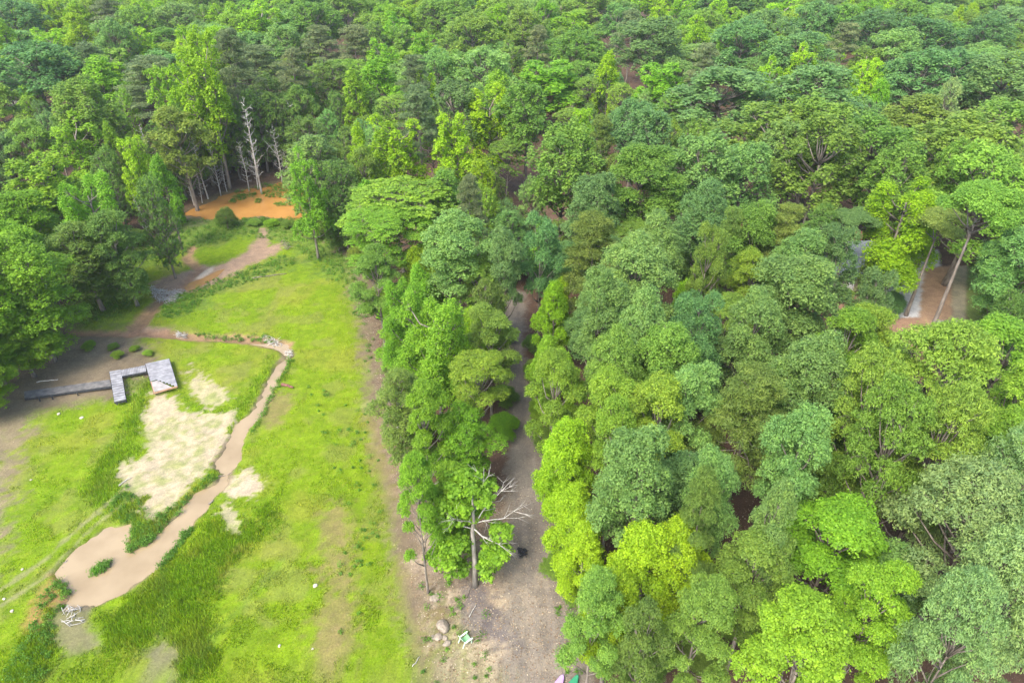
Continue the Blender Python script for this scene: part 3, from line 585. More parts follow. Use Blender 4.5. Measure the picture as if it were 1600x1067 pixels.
# leave out those that stand wholly hidden behind other crowns
SW, SH = 400, 267; zb = np.full((SH, SW), 1e9); ib = np.full((SH, SW), -1); allt = OCC[:NMAIN] + [t[:4] for t in TODO]
ys_, xs_ = np.mgrid[0:SH, 0:SW]
for i, (x, y, rad, h) in enumerate(allt):
    for zf, rf_ in ((.80, .62), (.62, .85), (.42, .7)):
        a, b, d = proj(x, y, h * zf); a /= 4; b /= 4; r = rad * rf_ * FPX / d / 4
        x0, x1, y0, y1 = int(max(0, a - r)), int(min(SW, a + r + 1)), int(max(0, b - r)), int(min(SH, b + r + 1))
        if x0 >= x1 or y0 >= y1: continue
        sub = (slice(y0, y1), slice(x0, x1)); m = ((xs_[sub] - a) ** 2 + (ys_[sub] - b) ** 2 < r * r) & (d < zb[sub]); zb[sub][m] = d; ib[sub][m] = i
vis = np.bincount(ib[ib >= 0], minlength=len(allt))
for j, t in enumerate(TODO):
    if vis[NMAIN + j] > 5: put_tree(*t)
print('TREES', NMAIN, len(PLACED), 'outer', len(OUTER))
# woods that go on outside the picture: one mass
def far_woods(spots):
    VV = []; LL = []
    base = {}
    for s in ('round', 'broad'):
        for i, (tr, cr) in enumerate(LIB[s, 'far']):
            n = len(cr.vertices); v = np.empty(n * 3, np.float32); cr.vertices.foreach_get('co', v); v = v.reshape(-1, 4, 3)[::3]
            c = v.mean(1, keepdims=True); v = c + (v - c) * 1.6; base[len(base)] = v
    for i, (x, y, rad, h) in enumerate(spots):
        v = base[i % len(base)]; a = i * 1.7; s_, c_ = math.sin(a), math.cos(a); sx = rad / 4
        w_ = np.stack([(v[..., 0] * c_ - v[..., 1] * s_) * sx + x, (v[..., 0] * s_ + v[..., 1] * c_) * sx + y, v[..., 2] * h / 18 + .5], -1)
        VV.append(w_.reshape(-1, 3)); LL.append(np.repeat(np.random.default_rng(i).random(len(v)), 4))
    o = link('woodland', cloud_mesh('woodland', np.concatenate(VV), np.concatenate(LL))); o.color = (.12, .27, .05, 1)
    tag(o, 'unbroken green woodland running on past the edges of the view', 'woodland', kind='stuff')
far_woods(OUTER)

# ------------------------------------------------------------------ bushes along the wood's edge
def put_bush(x, y, rad, h, colour):
    root = put_tree(x, y, rad, h, 'bush', colour); return root
rb = random.Random(9)
for a in [(357, 358, 1.9, 3.6, 'D'), (95, 470, 1.8, 2.6, 'M'), (112, 452, 1.6, 2.4, 'Q'), (130, 438, 1.8, 2.6, 'D'), (160, 420, 1.6, 2.2, 'Q'), (190, 402, 1.7, 2.4, 'M'), (222, 384, 1.9, 3, 'D'), (250, 366, 1.8, 2.8, 'D'), (278, 350, 1.7, 2.6, 'Q'),
          (398, 353, 1.4, 1.0, 'M'), (425, 353, 1.5, 1.1, 'B'), (452, 355, 1.5, 1.2, 'M'), (474, 360, 1.7, 2.0, 'M'), (500, 372, 2.0, 3.2, 'M'), (530, 392, 2.0, 3.2, 'D'), (562, 412, 1.9, 3, 'Q'), (585, 436, 2.0, 3, 'D'), (600, 470, 1.9, 2.8, 'M'), (612, 505, 2, 3, 'B'),
          (622, 545, 2.0, 3, 'D'), (628, 590, 2.1, 3.4, 'D'), (640, 640, 2.0, 3.2, 'M'), (655, 690, 2, 3, 'D'), (672, 735, 1.8, 2.6, 'M'), (690, 782, 1.4, 2.0, 'M'), (786, 545, 1.6, 2.4, 'D'), (784, 590, 1.7, 2.4, 'M'), (790, 640, 1.5, 2.2, 'D'), (786, 690, 1.8, 2.8, 'B'),
          (834, 560, 1.5, 2.4, 'D'), (838, 600, 1.6, 2.6, 'M'), (846, 660, 1.6, 2.4, 'F'), (856, 710, 1.7, 2.4, 'D'), (880, 900, 1.8, 2.6, 'M'), (915, 950, 1.8, 2.6, 'M'), (965, 995, 2.0, 3.0, 'D'), (1008, 1040, 2.0, 3.0, 'M'), (1000, 1060, 2.1, 3, 'D'),
          (1010, 1000, 2, 3, 'D'), (1095, 1040, 1.9, 2.4, 'D'), (1155, 1000, 1.5, 1.8, 'M'), (1200, 985, 1.7, 2.4, 'O'), (1385, 500, 2.0, 3.4, 'O'), (1350, 512, 2.2, 3.2, 'O'), (1550, 548, 1.8, 2.2, 'D'), (1310, 480, 1.8, 2.2, 'M'), (1470, 565, 1.4, 1.6, 'F'),
          (1060, 590, 1.6, 2.4, 'D'), (1100, 610, 1.7, 2, 'M'), (345, 352, 1.0, 1.5, 'M'), (185, 560, .8, .9, 'F'), (212, 549, .7, .8, 'F'), (140, 545, .9, 1, 'F'), (178, 545, .7, .8, 'M'), (232, 556, .7, .7, 'F')]:
    x, y = G(a[0], a[1]); put_bush(x, y, a[2], a[3], a[4])

# ------------------------------------------------------------------ dead trees standing in and round the pond
def dead_tree_mesh(seed, spread=1.0, fork=False):
    rng = np.random.default_rng(seed); mb = MB(); b = rng.normal(size=2) * .35
    ax = lambda z: np.array([b[0] * math.sin(z * .3) , b[1] * math.sin(z * .22), z])
    zs = np.linspace(-.6, 12, 10); mb.tube([ax(z) for z in zs], [.16 * (1 - .85 * max(0, z) / 12.4) for z in zs], 6)
    def br(p, d, L, r, lev):
        q = [p]; 
        for k in range(3): d = unit(d + rng.normal(size=3) * .22 + np.array([0, 0, .10])); q.append(q[-1] + d * L / 3)
        mb.tube(q, [r, r * .7, r * .45, r * .15], 4)
        if lev:
            for k in range(3 + int(rng.random() * 3)): 
                i = 1 + int(rng.random() * 2.99); br(q[i] if i < 3 else q[3] * .8 + q[2] * .2, unit(d + rng.normal(size=3) * .75), L * (.38 + .25 * rng.random()), r * .42, lev - 1)
    for k in range(30):
        z = 2.2 + 8.5 * ((k + rng.random()) / 24); a = k * 2.4 + rng.random(); L = spread * (2.1 - z * .10) * (.45 + .7 * rng.random())
        br(ax(z), np.array([math.cos(a), math.sin(a), .25 + .5 * rng.random()]), L, .06, 2 if k % 2 else 1)
    if fork: br(ax(5), np.array([.5, .2, 1.0]), 6.5, .11, 2)
    return mb.mesh('trunk', M_DEADWOOD, True)
DEADM = [dead_tree_mesh(1), dead_tree_mesh(2, 1.3, True), dead_tree_mesh(3, .8), dead_tree_mesh(4, 1.2)]
def height_to(x, y, py_top):
    lo, hi = 1.0, 40.0
    for _ in range(30):
        m = (lo + hi) / 2; lo, hi = (m, hi) if proj(x, y, m)[1] > py_top else (lo, m)
    return lo
DEAD = [(409, 302, 168, 'slim white dead tree standing in the middle of the orange pond', 0), (403, 295, 216, 'short white dead tree just left of the slimmest tall one in the pond', 2), (389, 297, 226, 'white dead tree leaning left at the back of the orange pond', 3),
        (304, 322, 246, 'grey dead tree at the left tip of the orange pond', 3), (326, 312, 212, 'tall grey dead tree at the left bank of the orange pond', 0), (345, 305, 232, 'twiggy dead tree on the left bank with drooping bare branches', 1),
        (441, 285, 205, 'forked white dead tree on the far right bank of the pond', 1), (452, 284, 236, 'low branchy dead tree at the right end of the pond', 3), (470, 268, 168, 'bushy white dead tree with many fine twigs right of the pond', 0),
        (256, 308, 198, 'bare grey tree among green crowns left of the pond', 2), (50, 232, 156, 'bare white tree below the big blue-green tree at upper left', 3), (232, 372, 300, 'thin dead trunk at the wood edge left of the clearing top', 2), (316, 318, 262, 'thin dead sapling between the leftmost pond snags', 2), (355, 301, 250, 'thin grey snag behind the twiggy left bank tree', 2)]
for bx, by, ty, lab, v in DEAD:
    x, y = G(bx, by); h = height_to(x, y, ty); r = empty('dead_tree', (x, y, -.3), bx * 1.3); r.scale = (h / 12 * .95, h / 12 * .95, h / 12)
    t = link('trunk', DEADM[v], r); tag(r, lab, 'dead tree', 'bare dead trees around the pond')
# bare limb that reaches over the track from the tree at the lawn's end
def bare_limbs(parent_xy, z0, tips, name, label):
    x, y = parent_xy; rng = np.random.default_rng(5); root = empty(name, (x, y, zat(x, y))); mb = MB()
    mb.tube([(0, 0, -.4), (.1, 0, 3), (0, .1, 6.5), (.15, .05, z0), (.1, .1, z0 + 3)], [.24, .2, .17, .13, .05], 8); root_t = mb.mesh('trunk', M_PALEBARK, True); link('trunk', root_t, root)
    mb = MB()
    for tx, ty, tz in tips:
        a = np.array([.1, .05, z0 - 1.2 + rng.random()]); e = np.array([tx, ty, tz]); pts = [a]
        for k in range(1, 5): pts.append(a + (e - a) * k / 4 + rng.normal(size=3) * .16)
        mb.tube(pts, [.06, .05, .036, .022, .008], 6)
        for k in (1, 2, 3, 3):
            q = pts[k]
            for _ in range(2):
                d = unit((e - a) + rng.normal(size=3) * np.linalg.norm(e - a) * .5 + np.array([0, 0, .5])) * (1.1 + rng.random()); m = q + d * .5 + rng.normal(size=3) * .1
                mb.tube([q, m, q + d], [.018, .012, .004], 4)
                for _ in range(2): f = unit(d + rng.normal(size=3) * .7) * .7; mb.tube([m, m + f], [.014, .004], 3)
    link('bare_limb', mb.mesh('bare_limb', M_DEADWOOD, True), root)
    return root
bx, by = G(742, 916); hh = height_to(bx, by, 742)
lt = bare_limbs((bx, by), hh * .62, [(4.4, .9, hh * .62), (3.2, 1.6, hh * .86), (-2.8, .4, hh * .6), (2.7, -.6, hh * .42), (-1.6, -1.0, hh * .72), (1.0, 1.5, hh * .95)], 'maple_tree', None)
def loose_crown(root, cs, colour, seed, per=42, size=.27):
    rng = np.random.default_rng(seed); Cn = []; D = []
    for (x, y, z, r) in cs:
        d = unit(rng.normal(size=(int(26 * r * r + 8), 3))); d[:, 2] = np.abs(d[:, 2]) * 1.0 - .25 * rng.random(len(d)); Cn.append(np.array([x, y, z]) + d * r * np.array([1, 1, .6]) * (.5 + .6 * rng.random((len(d), 1)))); D.append(unit(d))
    Cn = np.concatenate(Cn); D = np.concatenate(D); V, lv = leafcloud(Cn, .28 + .25 * rng.random(len(Cn)), D, per, size, rng, up=.7, rnd=1.0, slim=.7)
    o = link('crown', cloud_mesh('crown', V, lv), root); o.color = (*COL[colour], 1); return o
loose_crown(lt, [(-1.9, .2, hh * .62, 1.4), (-.6, 1.0, hh * .85, 1.4), (-1.0, .2, hh * .74, 1.1), (-2.4, -.2, hh * .32, 1.2), (1.6, -.4, hh * .36, 1.2), (.8, .7, hh * .78, 1.1), (-1.3, -.3, hh * .45, 1.1), (2.2, .2, hh * .5, .8), (-2.6, .6, hh * .75, 1.0), (.1, 1.4, hh * .6, 1.3), (.9, -.2, hh * .2, .9), (-1.5, 0, hh * .18, .9)], 'B', 77)
tag(lt, 'tree with bare white limbs reaching over the dirt track, grey trunk foot in plain view', 'tree', 'trees of the wood')

# ------------------------------------------------------------------ dock on the drained lake bed
def P3(px_, py_, z): a, b = G(px_, py_, z); return Vector((a, b, z))
def planks(mb, A, B, Cc, D, n, th=.045, gap=.05, keep=None, seed=0):
    """A-B and D-C are the ends of the boards' stacking direction; boards run A->D"""
    rng = random.Random(seed)
    for i in range(n):
        f0, f1 = (i + gap) / n, (i + 1 - gap) / n; a = A.lerp(B, f0); b = A.lerp(B, f1); c = D.lerp(Cc, f0)
        l0, l1 = 0.0 - rng.uniform(0, .012), 1.0 + rng.uniform(0, .012)
        if keep:
            l0, l1 = keep((f0 + f1) / 2)
            if l1 - l0 < .02: continue
        dz = rng.uniform(-.008, .012); d = (c - a); mb.box(a + d * l0 + Vector((0, 0, dz)), b - a, d * (l1 - l0), (0, 0, -th))
def skirt(mb, A, B, h, th=.05): 
    d = (B - A); nrm = Vector((d.y, -d.x, 0)).normalized() * th; mb.box(A - Vector((0, 0, .05)), d, nrm, (0, 0, -h))
Z = .75
root = empty('dock', (*G(215, 600), 0)); tag(root, 'weathered grey wooden dock with walkway, finger and square platform on the grass', 'dock')
def dpart(name, mb, mat):
    me = mb.mesh(name, mat); o = link(name, me); o.parent = root; o.matrix_parent_inverse = Matrix.Translation(-Vector(root.location)); return o
A, B, Cc, D = P3(171, 580, Z), P3(188.5, 577, Z), P3(196.5, 624, Z), P3(179, 628, Z)
mb = MB(); planks(mb, B, Cc, D, A, 13, gap=.09, seed=1); dpart('finger_deck', mb, M_PLANK)
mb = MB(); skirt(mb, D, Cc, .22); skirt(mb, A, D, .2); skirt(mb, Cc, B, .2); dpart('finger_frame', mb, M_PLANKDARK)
A, B, Cc, D = P3(189, 578, Z), P3(227, 570.5, Z), P3(228.5, 580, Z), P3(190.5, 587, Z)
mb = MB(); planks(mb, A, B, Cc, D, 15, gap=.09, seed=2); dpart('link_deck', mb, M_PLANK); mb = MB(); skirt(mb, D, Cc, .2); skirt(mb, B, A, .2); dpart('link_frame', mb, M_PLANKDARK)
A, B, Cc, D = P3(37.5, 611.5, Z - .25), P3(171, 593, Z), P3(174, 602.5, Z), P3(38, 622, Z - .3)
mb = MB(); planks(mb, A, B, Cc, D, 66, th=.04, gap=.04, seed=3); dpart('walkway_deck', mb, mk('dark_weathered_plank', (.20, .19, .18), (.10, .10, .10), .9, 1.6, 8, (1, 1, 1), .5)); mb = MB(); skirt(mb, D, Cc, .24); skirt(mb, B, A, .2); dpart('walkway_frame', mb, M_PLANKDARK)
A, B, Cc, D = P3(227, 568, Z), P3(264, 560, Z), P3(277, 602.5, Z), P3(240, 613, Z)
# the near left corner of the deck is missing; boards run left to right, stacked far to near
def cut(f): 
    if f < .60: return 0.0, 1.0
    t = (f - .60) / .40; return min(.98, .12 + .80 * t ** .8), 1.0
mb = MB(); planks(mb, A, D, Cc, B, 16, gap=.07, keep=cut, seed=4); dpart('platform_deck', mb, M_PLANK)
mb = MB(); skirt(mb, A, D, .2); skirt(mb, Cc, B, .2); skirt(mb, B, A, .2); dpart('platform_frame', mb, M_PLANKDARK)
mb = MB(); e = (Cc - D); mb.box(D - Vector((0, 0, .02)), e, Vector((.03, -.1, 0)), (0, 0, -.17)); a2 = A.lerp(D, .62); mb.box(a2 - Vector((.0, 0, .05)), D - a2, Vector((.09, .01, 0)), (0, 0, -.12)); dpart('raw_rim_board', mb, M_NEWWOOD)
mb = MB(); p0 = A.lerp(D, .64) - Vector((0, 0, .06)); p1 = D - Vector((0, 0, .05)) + (A - D) * .03; q1 = D.lerp(Cc, .80) - Vector((0, 0, .07)); q0 = p0.lerp(B.lerp(Cc, .64), .28) - Vector((0, 0, .02))
V8 = [p0, q0, q1, p1]; mb.add([v for v in V8] + [v - Vector((0, 0, .03)) for v in V8], [(0, 1, 2, 3), (7, 6, 5, 4), (0, 4, 5, 1), (1, 5, 6, 2), (2, 6, 7, 3), (3, 7, 4, 0)]); dpart('pale_panel', mb, M_PALEPANEL)
mb = MB()
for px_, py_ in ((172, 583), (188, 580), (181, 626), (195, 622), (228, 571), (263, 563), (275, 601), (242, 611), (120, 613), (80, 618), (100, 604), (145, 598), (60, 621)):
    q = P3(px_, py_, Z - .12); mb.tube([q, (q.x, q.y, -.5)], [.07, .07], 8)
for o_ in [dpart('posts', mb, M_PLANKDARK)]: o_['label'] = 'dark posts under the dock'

# ------------------------------------------------------------------ rocks, logs, sticks
def rock(name, px_, py_, r, label, mat=M_ROCK, fl=.55, seed=0, z=0, grp='pale rocks beside the lawn edge'):
    import bmesh
    bm = bmesh.new(); bmesh.ops.create_icosphere(bm, subdivisions=3, radius=1); rng = np.random.default_rng(seed); q = rng.normal(size=(7, 3)); q /= np.linalg.norm(q, axis=1)[:, None]; w_ = .62 + .3 * rng.random(7)
    for v in bm.verts:
        c = np.array(v.co); f = 1.0
        for k in range(7):
            d = float(c @ q[k]); 
            if d > w_[k]: f = min(f, w_[k] / d)
        f *= 1 + .05 * math.sin(9 * c[0] + seed) * math.cos(7 * c[1]); v.co = Vector(c * f)
        v.co.x *= r * (1 + .3 * math.sin(seed)); v.co.y *= r; v.co.z *= r * fl
    me = bpy.data.meshes.new(name); bm.to_mesh(me); bm.free(); me.materials.append(mat); x, y = G(px_, py_)
    o = link(name, me, loc=(x, y, zat(x, y) + r * fl * .35 + z), rot=(0, 0, seed)); tag(o, label, name, grp); return o
rock('rock', 679, 935, .42, 'flat pale rock lying alone on reddish dirt, farthest of the rocks', seed=1, fl=.4)
rock('rock', 692, 980, .50, 'tall grey-tan rock at the back of the rock cluster', seed=2, fl=.7)
rock('rock', 685, 996, .34, 'squat pale rock in the middle of the rock cluster', seed=3)
rock('rock', 695, 997, .26, 'small cream rock touching the right of the cluster middle', seed=4)
rock('rock', 698, 1006, .36, 'pinkish rock at the near end of the cluster', seed=5, fl=.6)
rock('rock', 677, 996, .22, 'smallest yellowish rock at the left of the cluster', seed=6)
M_WHITE = mk('white_stone', (.50, .46, .37), (.38, .34, .26), .8, 6)
for i, (a, b, r, l) in enumerate([(493, 917, .19, 'white stone alone in the bright lawn'), (437, 1010, .12, 'small white stone near the bottom of the lawn'), (36, 891, .13, 'white stone between the tyre ruts at left'), (8, 938, .15, 'white stone at the left photo edge beside ruts'),
                                 (49, 751, .13, 'white stone on the left mud strip'), (92, 648, .22, 'pale stone on the grass below the walkway'), (128, 654, .20, 'white stone right of the pale one below the walkway'), (20, 957, .14, 'white stone on rusty soil at lower left'), (489, 1015, .10, 'tiny white stone near the lawn bottom')]):
    rock('stone', a, b, r, l, M_WHITE, .5, 20 + i, grp='white stones scattered over the lake bed')
def log(name, p0, p1, r, label, mat=M_DEADWOOD, z=.05, cat='log', twigs=0, seed=0, grp=None):
    rng = np.random.default_rng(seed); a = np.array([*G(*p0), 0.]); b = np.array([*G(*p1), 0.]); L = np.linalg.norm(b - a); mb = MB(); pts = []
    for k in range(7):
        q = a + (b - a) * k / 6; q[:2] += rng.normal(size=2) * L * .025; q[2] = zat(q[0], q[1]) + r * .6 + z; pts.append(q)
    mb.tube(pts, [r * (1 - .45 * k / 6) for k in range(7)], 7)
    for k in range(twigs):
        q = pts[1 + k % 5]; d = unit(rng.normal(size=3) * np.array([1, 1, .25]) + np.array([0, 0, .25])) * L * .28 * rng.random(); mb.tube([q, q + d * .5 + rng.normal(size=3) * .05, q + d], [r * .4, r * .28, r * .08], 4)
    c = (a + b) / 2; c[2] = 0
    o = link(name, mb.mesh(name, mat, True), loc=(0, 0, 0)); o.data.transform(Matrix.Translation(-Vector(c))); o.location = c; tag(o, label, cat, grp); return o
M_REDWOOD = mk('reddish_rotten_wood', (.26, .12, .09), (.12, .06, .05), .9, 4)
log('log', (441, 603), (460, 608), .20, 'short rotten reddish log lying right of the stream', M_REDWOOD)
log('log', (93, 886), (111, 866), .09, 'brown driftwood log on the muddy pool left bank', M_BARK, twigs=3, seed=2)
log('fallen_branch', (186, 760), (207, 747), .05, 'thin stick at the left rim of the large sand patch', twigs=3, seed=3, cat='branch')
log('fallen_branch', (395, 436), (448, 430), .07, 'long dark branch lying in the upper clearing grass', M_BARK, twigs=5, seed=4, cat='branch')
log('fallen_branch', (342, 744), (360, 739), .05, 'dark stick bridging the stream at its bend', M_BARK, z=.12, cat='branch', seed=5)
log('log', (326, 788), (334, 783), .12, 'stubby dark log on the right stream bank', M_BARK, seed=6)
log('fallen_branch', (733, 965), (744, 945), .04, 'pale stick near the dark patch below the bare-limbed tree', twigs=2, seed=7, cat='branch')
log('fallen_branch', (738, 915), (728, 935), .045, 'dark bent stick at the foot of the bare-limbed tree', M_BARK, twigs=3, seed=8, cat='branch')
log('fallen_branch', (645, 1043), (656, 1028), .035, 'pale bare twig in the grass near the bottom edge', twigs=5, seed=9, cat='branch')
log('fallen_branch', (755, 912), (768, 904), .045, 'white stick right of the bare-limbed trunk', twigs=2, seed=10, cat='branch')
log('fallen_branch', (1090, 985), (1112, 978), .10, 'forked white dead branch on the forest floor at lower right', twigs=6, seed=11, cat='branch', z=.6)
log('fallen_branch', (628, 690), (620, 665), .06, 'grey dead branch at the lawn side of the trees', twigs=6, seed=12, cat='branch')
log('fallen_branch', (62, 606), (95, 603), .06, 'white fallen branch lying on the walkway', seed=13, cat='branch', z=.78)
log('fallen_branch', (106, 955), (128, 950), .05, 'white driftwood sticks at the mouth of the muddy pool', twigs=9, seed=14, cat='branch')
log('fallen_branch', (330, 322), (345, 316), .05, 'white twiggy branch floating in the orange pond', twigs=12, seed=15, cat='branch')
def brush(name, P, n, label, seed, L=1.6, r=.035, mat=M_DEADWOOD):
    rng = np.random.default_rng(seed); lo, hi = P.min(0), P.max(0); mb = MB(); k = 0; c = P.mean(0)
    while k < n:
        q = lo + (hi - lo) * rng.random(2)
        if sdist(P, np.array([q[0]]), np.array([q[1]]))[0] > 0: continue
        a = rng.random() * 6.28; l = L * (.4 + .8 * rng.random()) / 2; zz = zat(*q) + .05 + .35 * rng.random(); d = np.array([math.cos(a) * l, math.sin(a) * l * .7, .12 * rng.normal()]); q3 = np.array([q[0] - c[0], q[1] - c[1], zz])
        mb.tube([q3 - d, q3 + rng.normal(size=3) * .06, q3 + d], [r, r * .8, r * .3], 4); k += 1
    o = link(name, mb.mesh(name, mat, True), loc=(c[0], c[1], 0)); tag(o, label, 'brush pile'); return o
brush('brush_pile', GP([(236, 450), (262, 458), (285, 455), (284, 466), (262, 478), (248, 470), (238, 462)]), 230, 'grey heap of driftwood sticks below the orange puddle', 1)
brush('brush_pile', GP([(274, 518), (292, 520), (290, 527), (276, 526)]), 50, 'small dark stick pile on the gully bank', 2, 1.0)
brush('brush_pile', GP([(408, 526), (432, 530), (444, 540), (425, 540)]), 60, 'stick tangle where the gully turns into the stream', 3, 1.1)
brush('brush_pile', GP([(445, 548), (458, 550), (455, 560), (446, 558)]), 40, 'small stick tangle on the right of the stream top', 4, .9)
brush('brush_pile', GP([(100, 950), (125, 948), (128, 975), (104, 985)]), 26, 'loose driftwood scattered below the muddy pool', 5, 1.1)
brush('brush_pile', GP([(385, 372), (398, 384), (392, 392), (384, 384)]) + np.array([[6.5, -1]]), 30, 'dark sticks beside the upper dirt channel', 6, 1.2, mat=M_BARK)
brush('charred_wood', GP([(810, 862), (824, 864), (822, 876), (812, 874)]), 40, 'little heap of charred wood in the middle of the track', 7, .5, .05, M_PLANKDARK)

# ------------------------------------------------------------------ weeds and dry leaves (uncountable)
def scatter(P, n, rng):
    lo, hi = P.min(0), P.max(0); q = lo + (hi - lo) * rng.random((n * 4, 2)); q = q[sdist(P, q[:, 0], q[:, 1]) < 0][:n]; return q
rw = np.random.default_rng(21); pts = []
for P, n in ((FRINGE[0], 520), (FRINGE[1], 260), (FRINGE[2], 120), (GP([(255, 470), (300, 455), (310, 480), (270, 500), (250, 495)]), 70), (GP([(300, 520), (420, 525), (430, 535), (330, 532)]), 60), (GP([(500, 400), (560, 430), (590, 560), (575, 600), (560, 520), (520, 430)]), 70),
             (GP([(480, 600), (590, 640), (600, 900), (500, 1060), (540, 800)]), 60), (GP([(655, 900), (700, 880), (760, 960), (770, 1067), (660, 1090)]), 34), (GP([(880, 880), (900, 960), (910, 1060), (880, 1060), (870, 950)]), 30), (LUSH[0], 160), (LUSH[3], 70), (LUSH[2], 130), (ISLE, 26), (GP([(196, 864), (220, 866), (243, 853), (268, 828), (262, 822), (235, 842), (205, 855)]), 90), (GP([(245, 878), (275, 848), (295, 822), (302, 828), (280, 860), (252, 890)]), 90), (GP([(358, 315), (368, 306), (398, 301), (402, 307), (375, 313), (362, 318)]), 70), (GP([(408, 300), (440, 288), (455, 296), (452, 307), (425, 309), (410, 306)]), 110), (GP([(428, 318), (452, 315), (455, 321), (434, 322)]), 34), (GP([(398, 312), (408, 311), (409, 317), (399, 317)]), 14), (GP([(365, 300), (415, 289), (460, 282), (462, 286), (415, 293), (370, 303)]), 60), (GP([(345, 344), (470, 342), (475, 352), (345, 354)]), 120)):
    pts.append(scatter(P, n, rw))
pts = np.concatenate(pts); m = (water_depth(pts[:, 0], pts[:, 1]) > .1) | (sdist(ISLE, pts[:, 0], pts[:, 1]) < 0) | (pts[:, 1] > 118); pts = pts[m]
r = .16 + .34 * rw.random(len(pts)) ** 1.5; r *= np.where(pts[:, 1] > 95, 1.35, 1); z = ground_z(pts[:, 0], pts[:, 1]); z = np.maximum(z, -.15)
V, lv = leafcloud(np.stack([pts[:, 0], pts[:, 1], z + r * .5], -1), r, np.tile([0, 0, 1.], (len(pts), 1)), 46, .13, rw, up=.6, rnd=1.0, slim=.6)
o = link('weeds', cloud_mesh('weeds', V, lv)); o.color = (.125, .27, .03, 1); tag(o, 'low leafy weeds tufting the lake bed and the pond dam', 'weeds', kind='stuff')
q = scatter(BARE, 8000, rw); q2 = scatter(GP([(690, 900), (760, 900), (900, 950), (905, 1090), (690, 1090)]), 900, rw); q3 = scatter(GP([(1060, 780), (1450, 860), (1420, 1090), (1050, 1080)]), 3500, rw); q = np.concatenate([q, q2, q3]); n = len(q)
pz = ground_z(q[:, 0], q[:, 1]) + .03; nn = unit(rw.normal(size=(n, 3)) * .35 + np.array([0, 0, 1])); t = unit(np.cross(nn, rw.normal(size=(n, 3)))); b = np.cross(nn, t); s_ = (.03 + .06 * rw.random(n))[:, None]; p = np.concatenate([q, pz[:, None]], 1)
V = np.stack([p - t * s_, p + b * s_ * .6, p + t * s_, p - b * s_ * .6], 1).reshape(-1, 3); cc = np.array([(.38, .30, .20), (.30, .20, .12), (.20, .14, .09), (.46, .39, .28)])[rw.integers(0, 4, n)] * (.8 + .4 * rw.random((n, 1)))
me = quads_mesh('dry_leaves', V, np.arange(len(V)).reshape(-1, 4), M_BLADE, {'col': ('FLOAT_COLOR', np.repeat(np.concatenate([cc, np.ones((n, 1))], 1), 4, 0))}); tag(link('dry_leaves', me), 'dry tan and brown leaves strewn beside the dirt track', 'dry leaves', kind='stuff')

# ------------------------------------------------------------------ garden chair
M_GREENPL = mk('green_plastic', (.30, .62, .30), (.24, .52, .24), .4, 2, spec=.5); M_PALEPL = mk('pale_green_plastic', (.66, .80, .62), (.58, .72, .54), .4, 2, spec=.5)
x, y = G(728, 1003); ch = empty('garden_chair', (x, y, zat(x, y)), R(-52)); tag(ch, 'pale green plastic garden chair standing on the dry ground near the bottom', 'chair')
def slat_fan(mb, n, w0, w1, y0, z0, y1, z1, th=.03):
    for i in range(n):
        a0 = -w0 / 2 + w0 * (i + .06) / n; b0 = -w0 / 2 + w0 * (i + .94) / n; a1 = -w1 / 2 + w1 * (i + .06) / n; b1 = -w1 / 2 + w1 * (i + .94) / n; k = 1 - abs((i + .5) / n - .5) * .35
        ye, ze = y0 + (y1 - y0) * k, z0 + (z1 - z0) * k; v = [(a0, y0, z0), (b0, y0, z0), (b1, ye, ze), (a1, ye, ze)]
        mb.add(v + [(p[0], p[1] - th * .8, p[2] - th * .4) for p in v], [(0, 1, 2, 3), (7, 6, 5, 4), (0, 4, 5, 1), (1, 5, 6, 2), (2, 6, 7, 3), (3, 7, 4, 0)])
mb = MB(); slat_fan(mb, 5, .50, .60, -.16, .34, -.50, 1.06); link('backrest', mb.mesh('backrest', M_PALEPL), ch)
mb = MB()
for i in range(5): f = i / 5; mb.box((-.27, -.18 + .52 * f, .33 + .06 * f), (.54, 0, 0), (0, .094, .011), (0, 0, .025))
link('seat', mb.mesh('seat', M_GREENPL), ch)
for s in (-1, 1):
    mb = MB(); v = [(s * .28, -.30, .56), (s * .39, -.30, .56), (s * .41, .36, .60), (s * .36, .44, .60), (s * .29, .36, .60)]; mb.add(v + [(a, b, c - .03) for a, b, c in v], [(0, 1, 2, 3, 4), (9, 8, 7, 6, 5), (0, 5, 6, 1), (1, 6, 7, 2), (2, 7, 8, 3), (3, 8, 9, 4), (4, 9, 5, 0)]); link('armrest', mb.mesh('armrest', M_PALEPL), ch)
    mb = MB(); mb.box((s * .33 - .03, .26, 0), (.06, 0, 0), (0, .08, 0), (0, 0, .58)); link('leg', mb.mesh('leg', M_PALEPL), ch)
    mb = MB(); mb.box((s * .30 - .025, -.52, 0), (.05, 0, 0), (0, .09, 0), (0, .22, .56)); link('leg', mb.mesh('leg', M_PALEPL), ch)
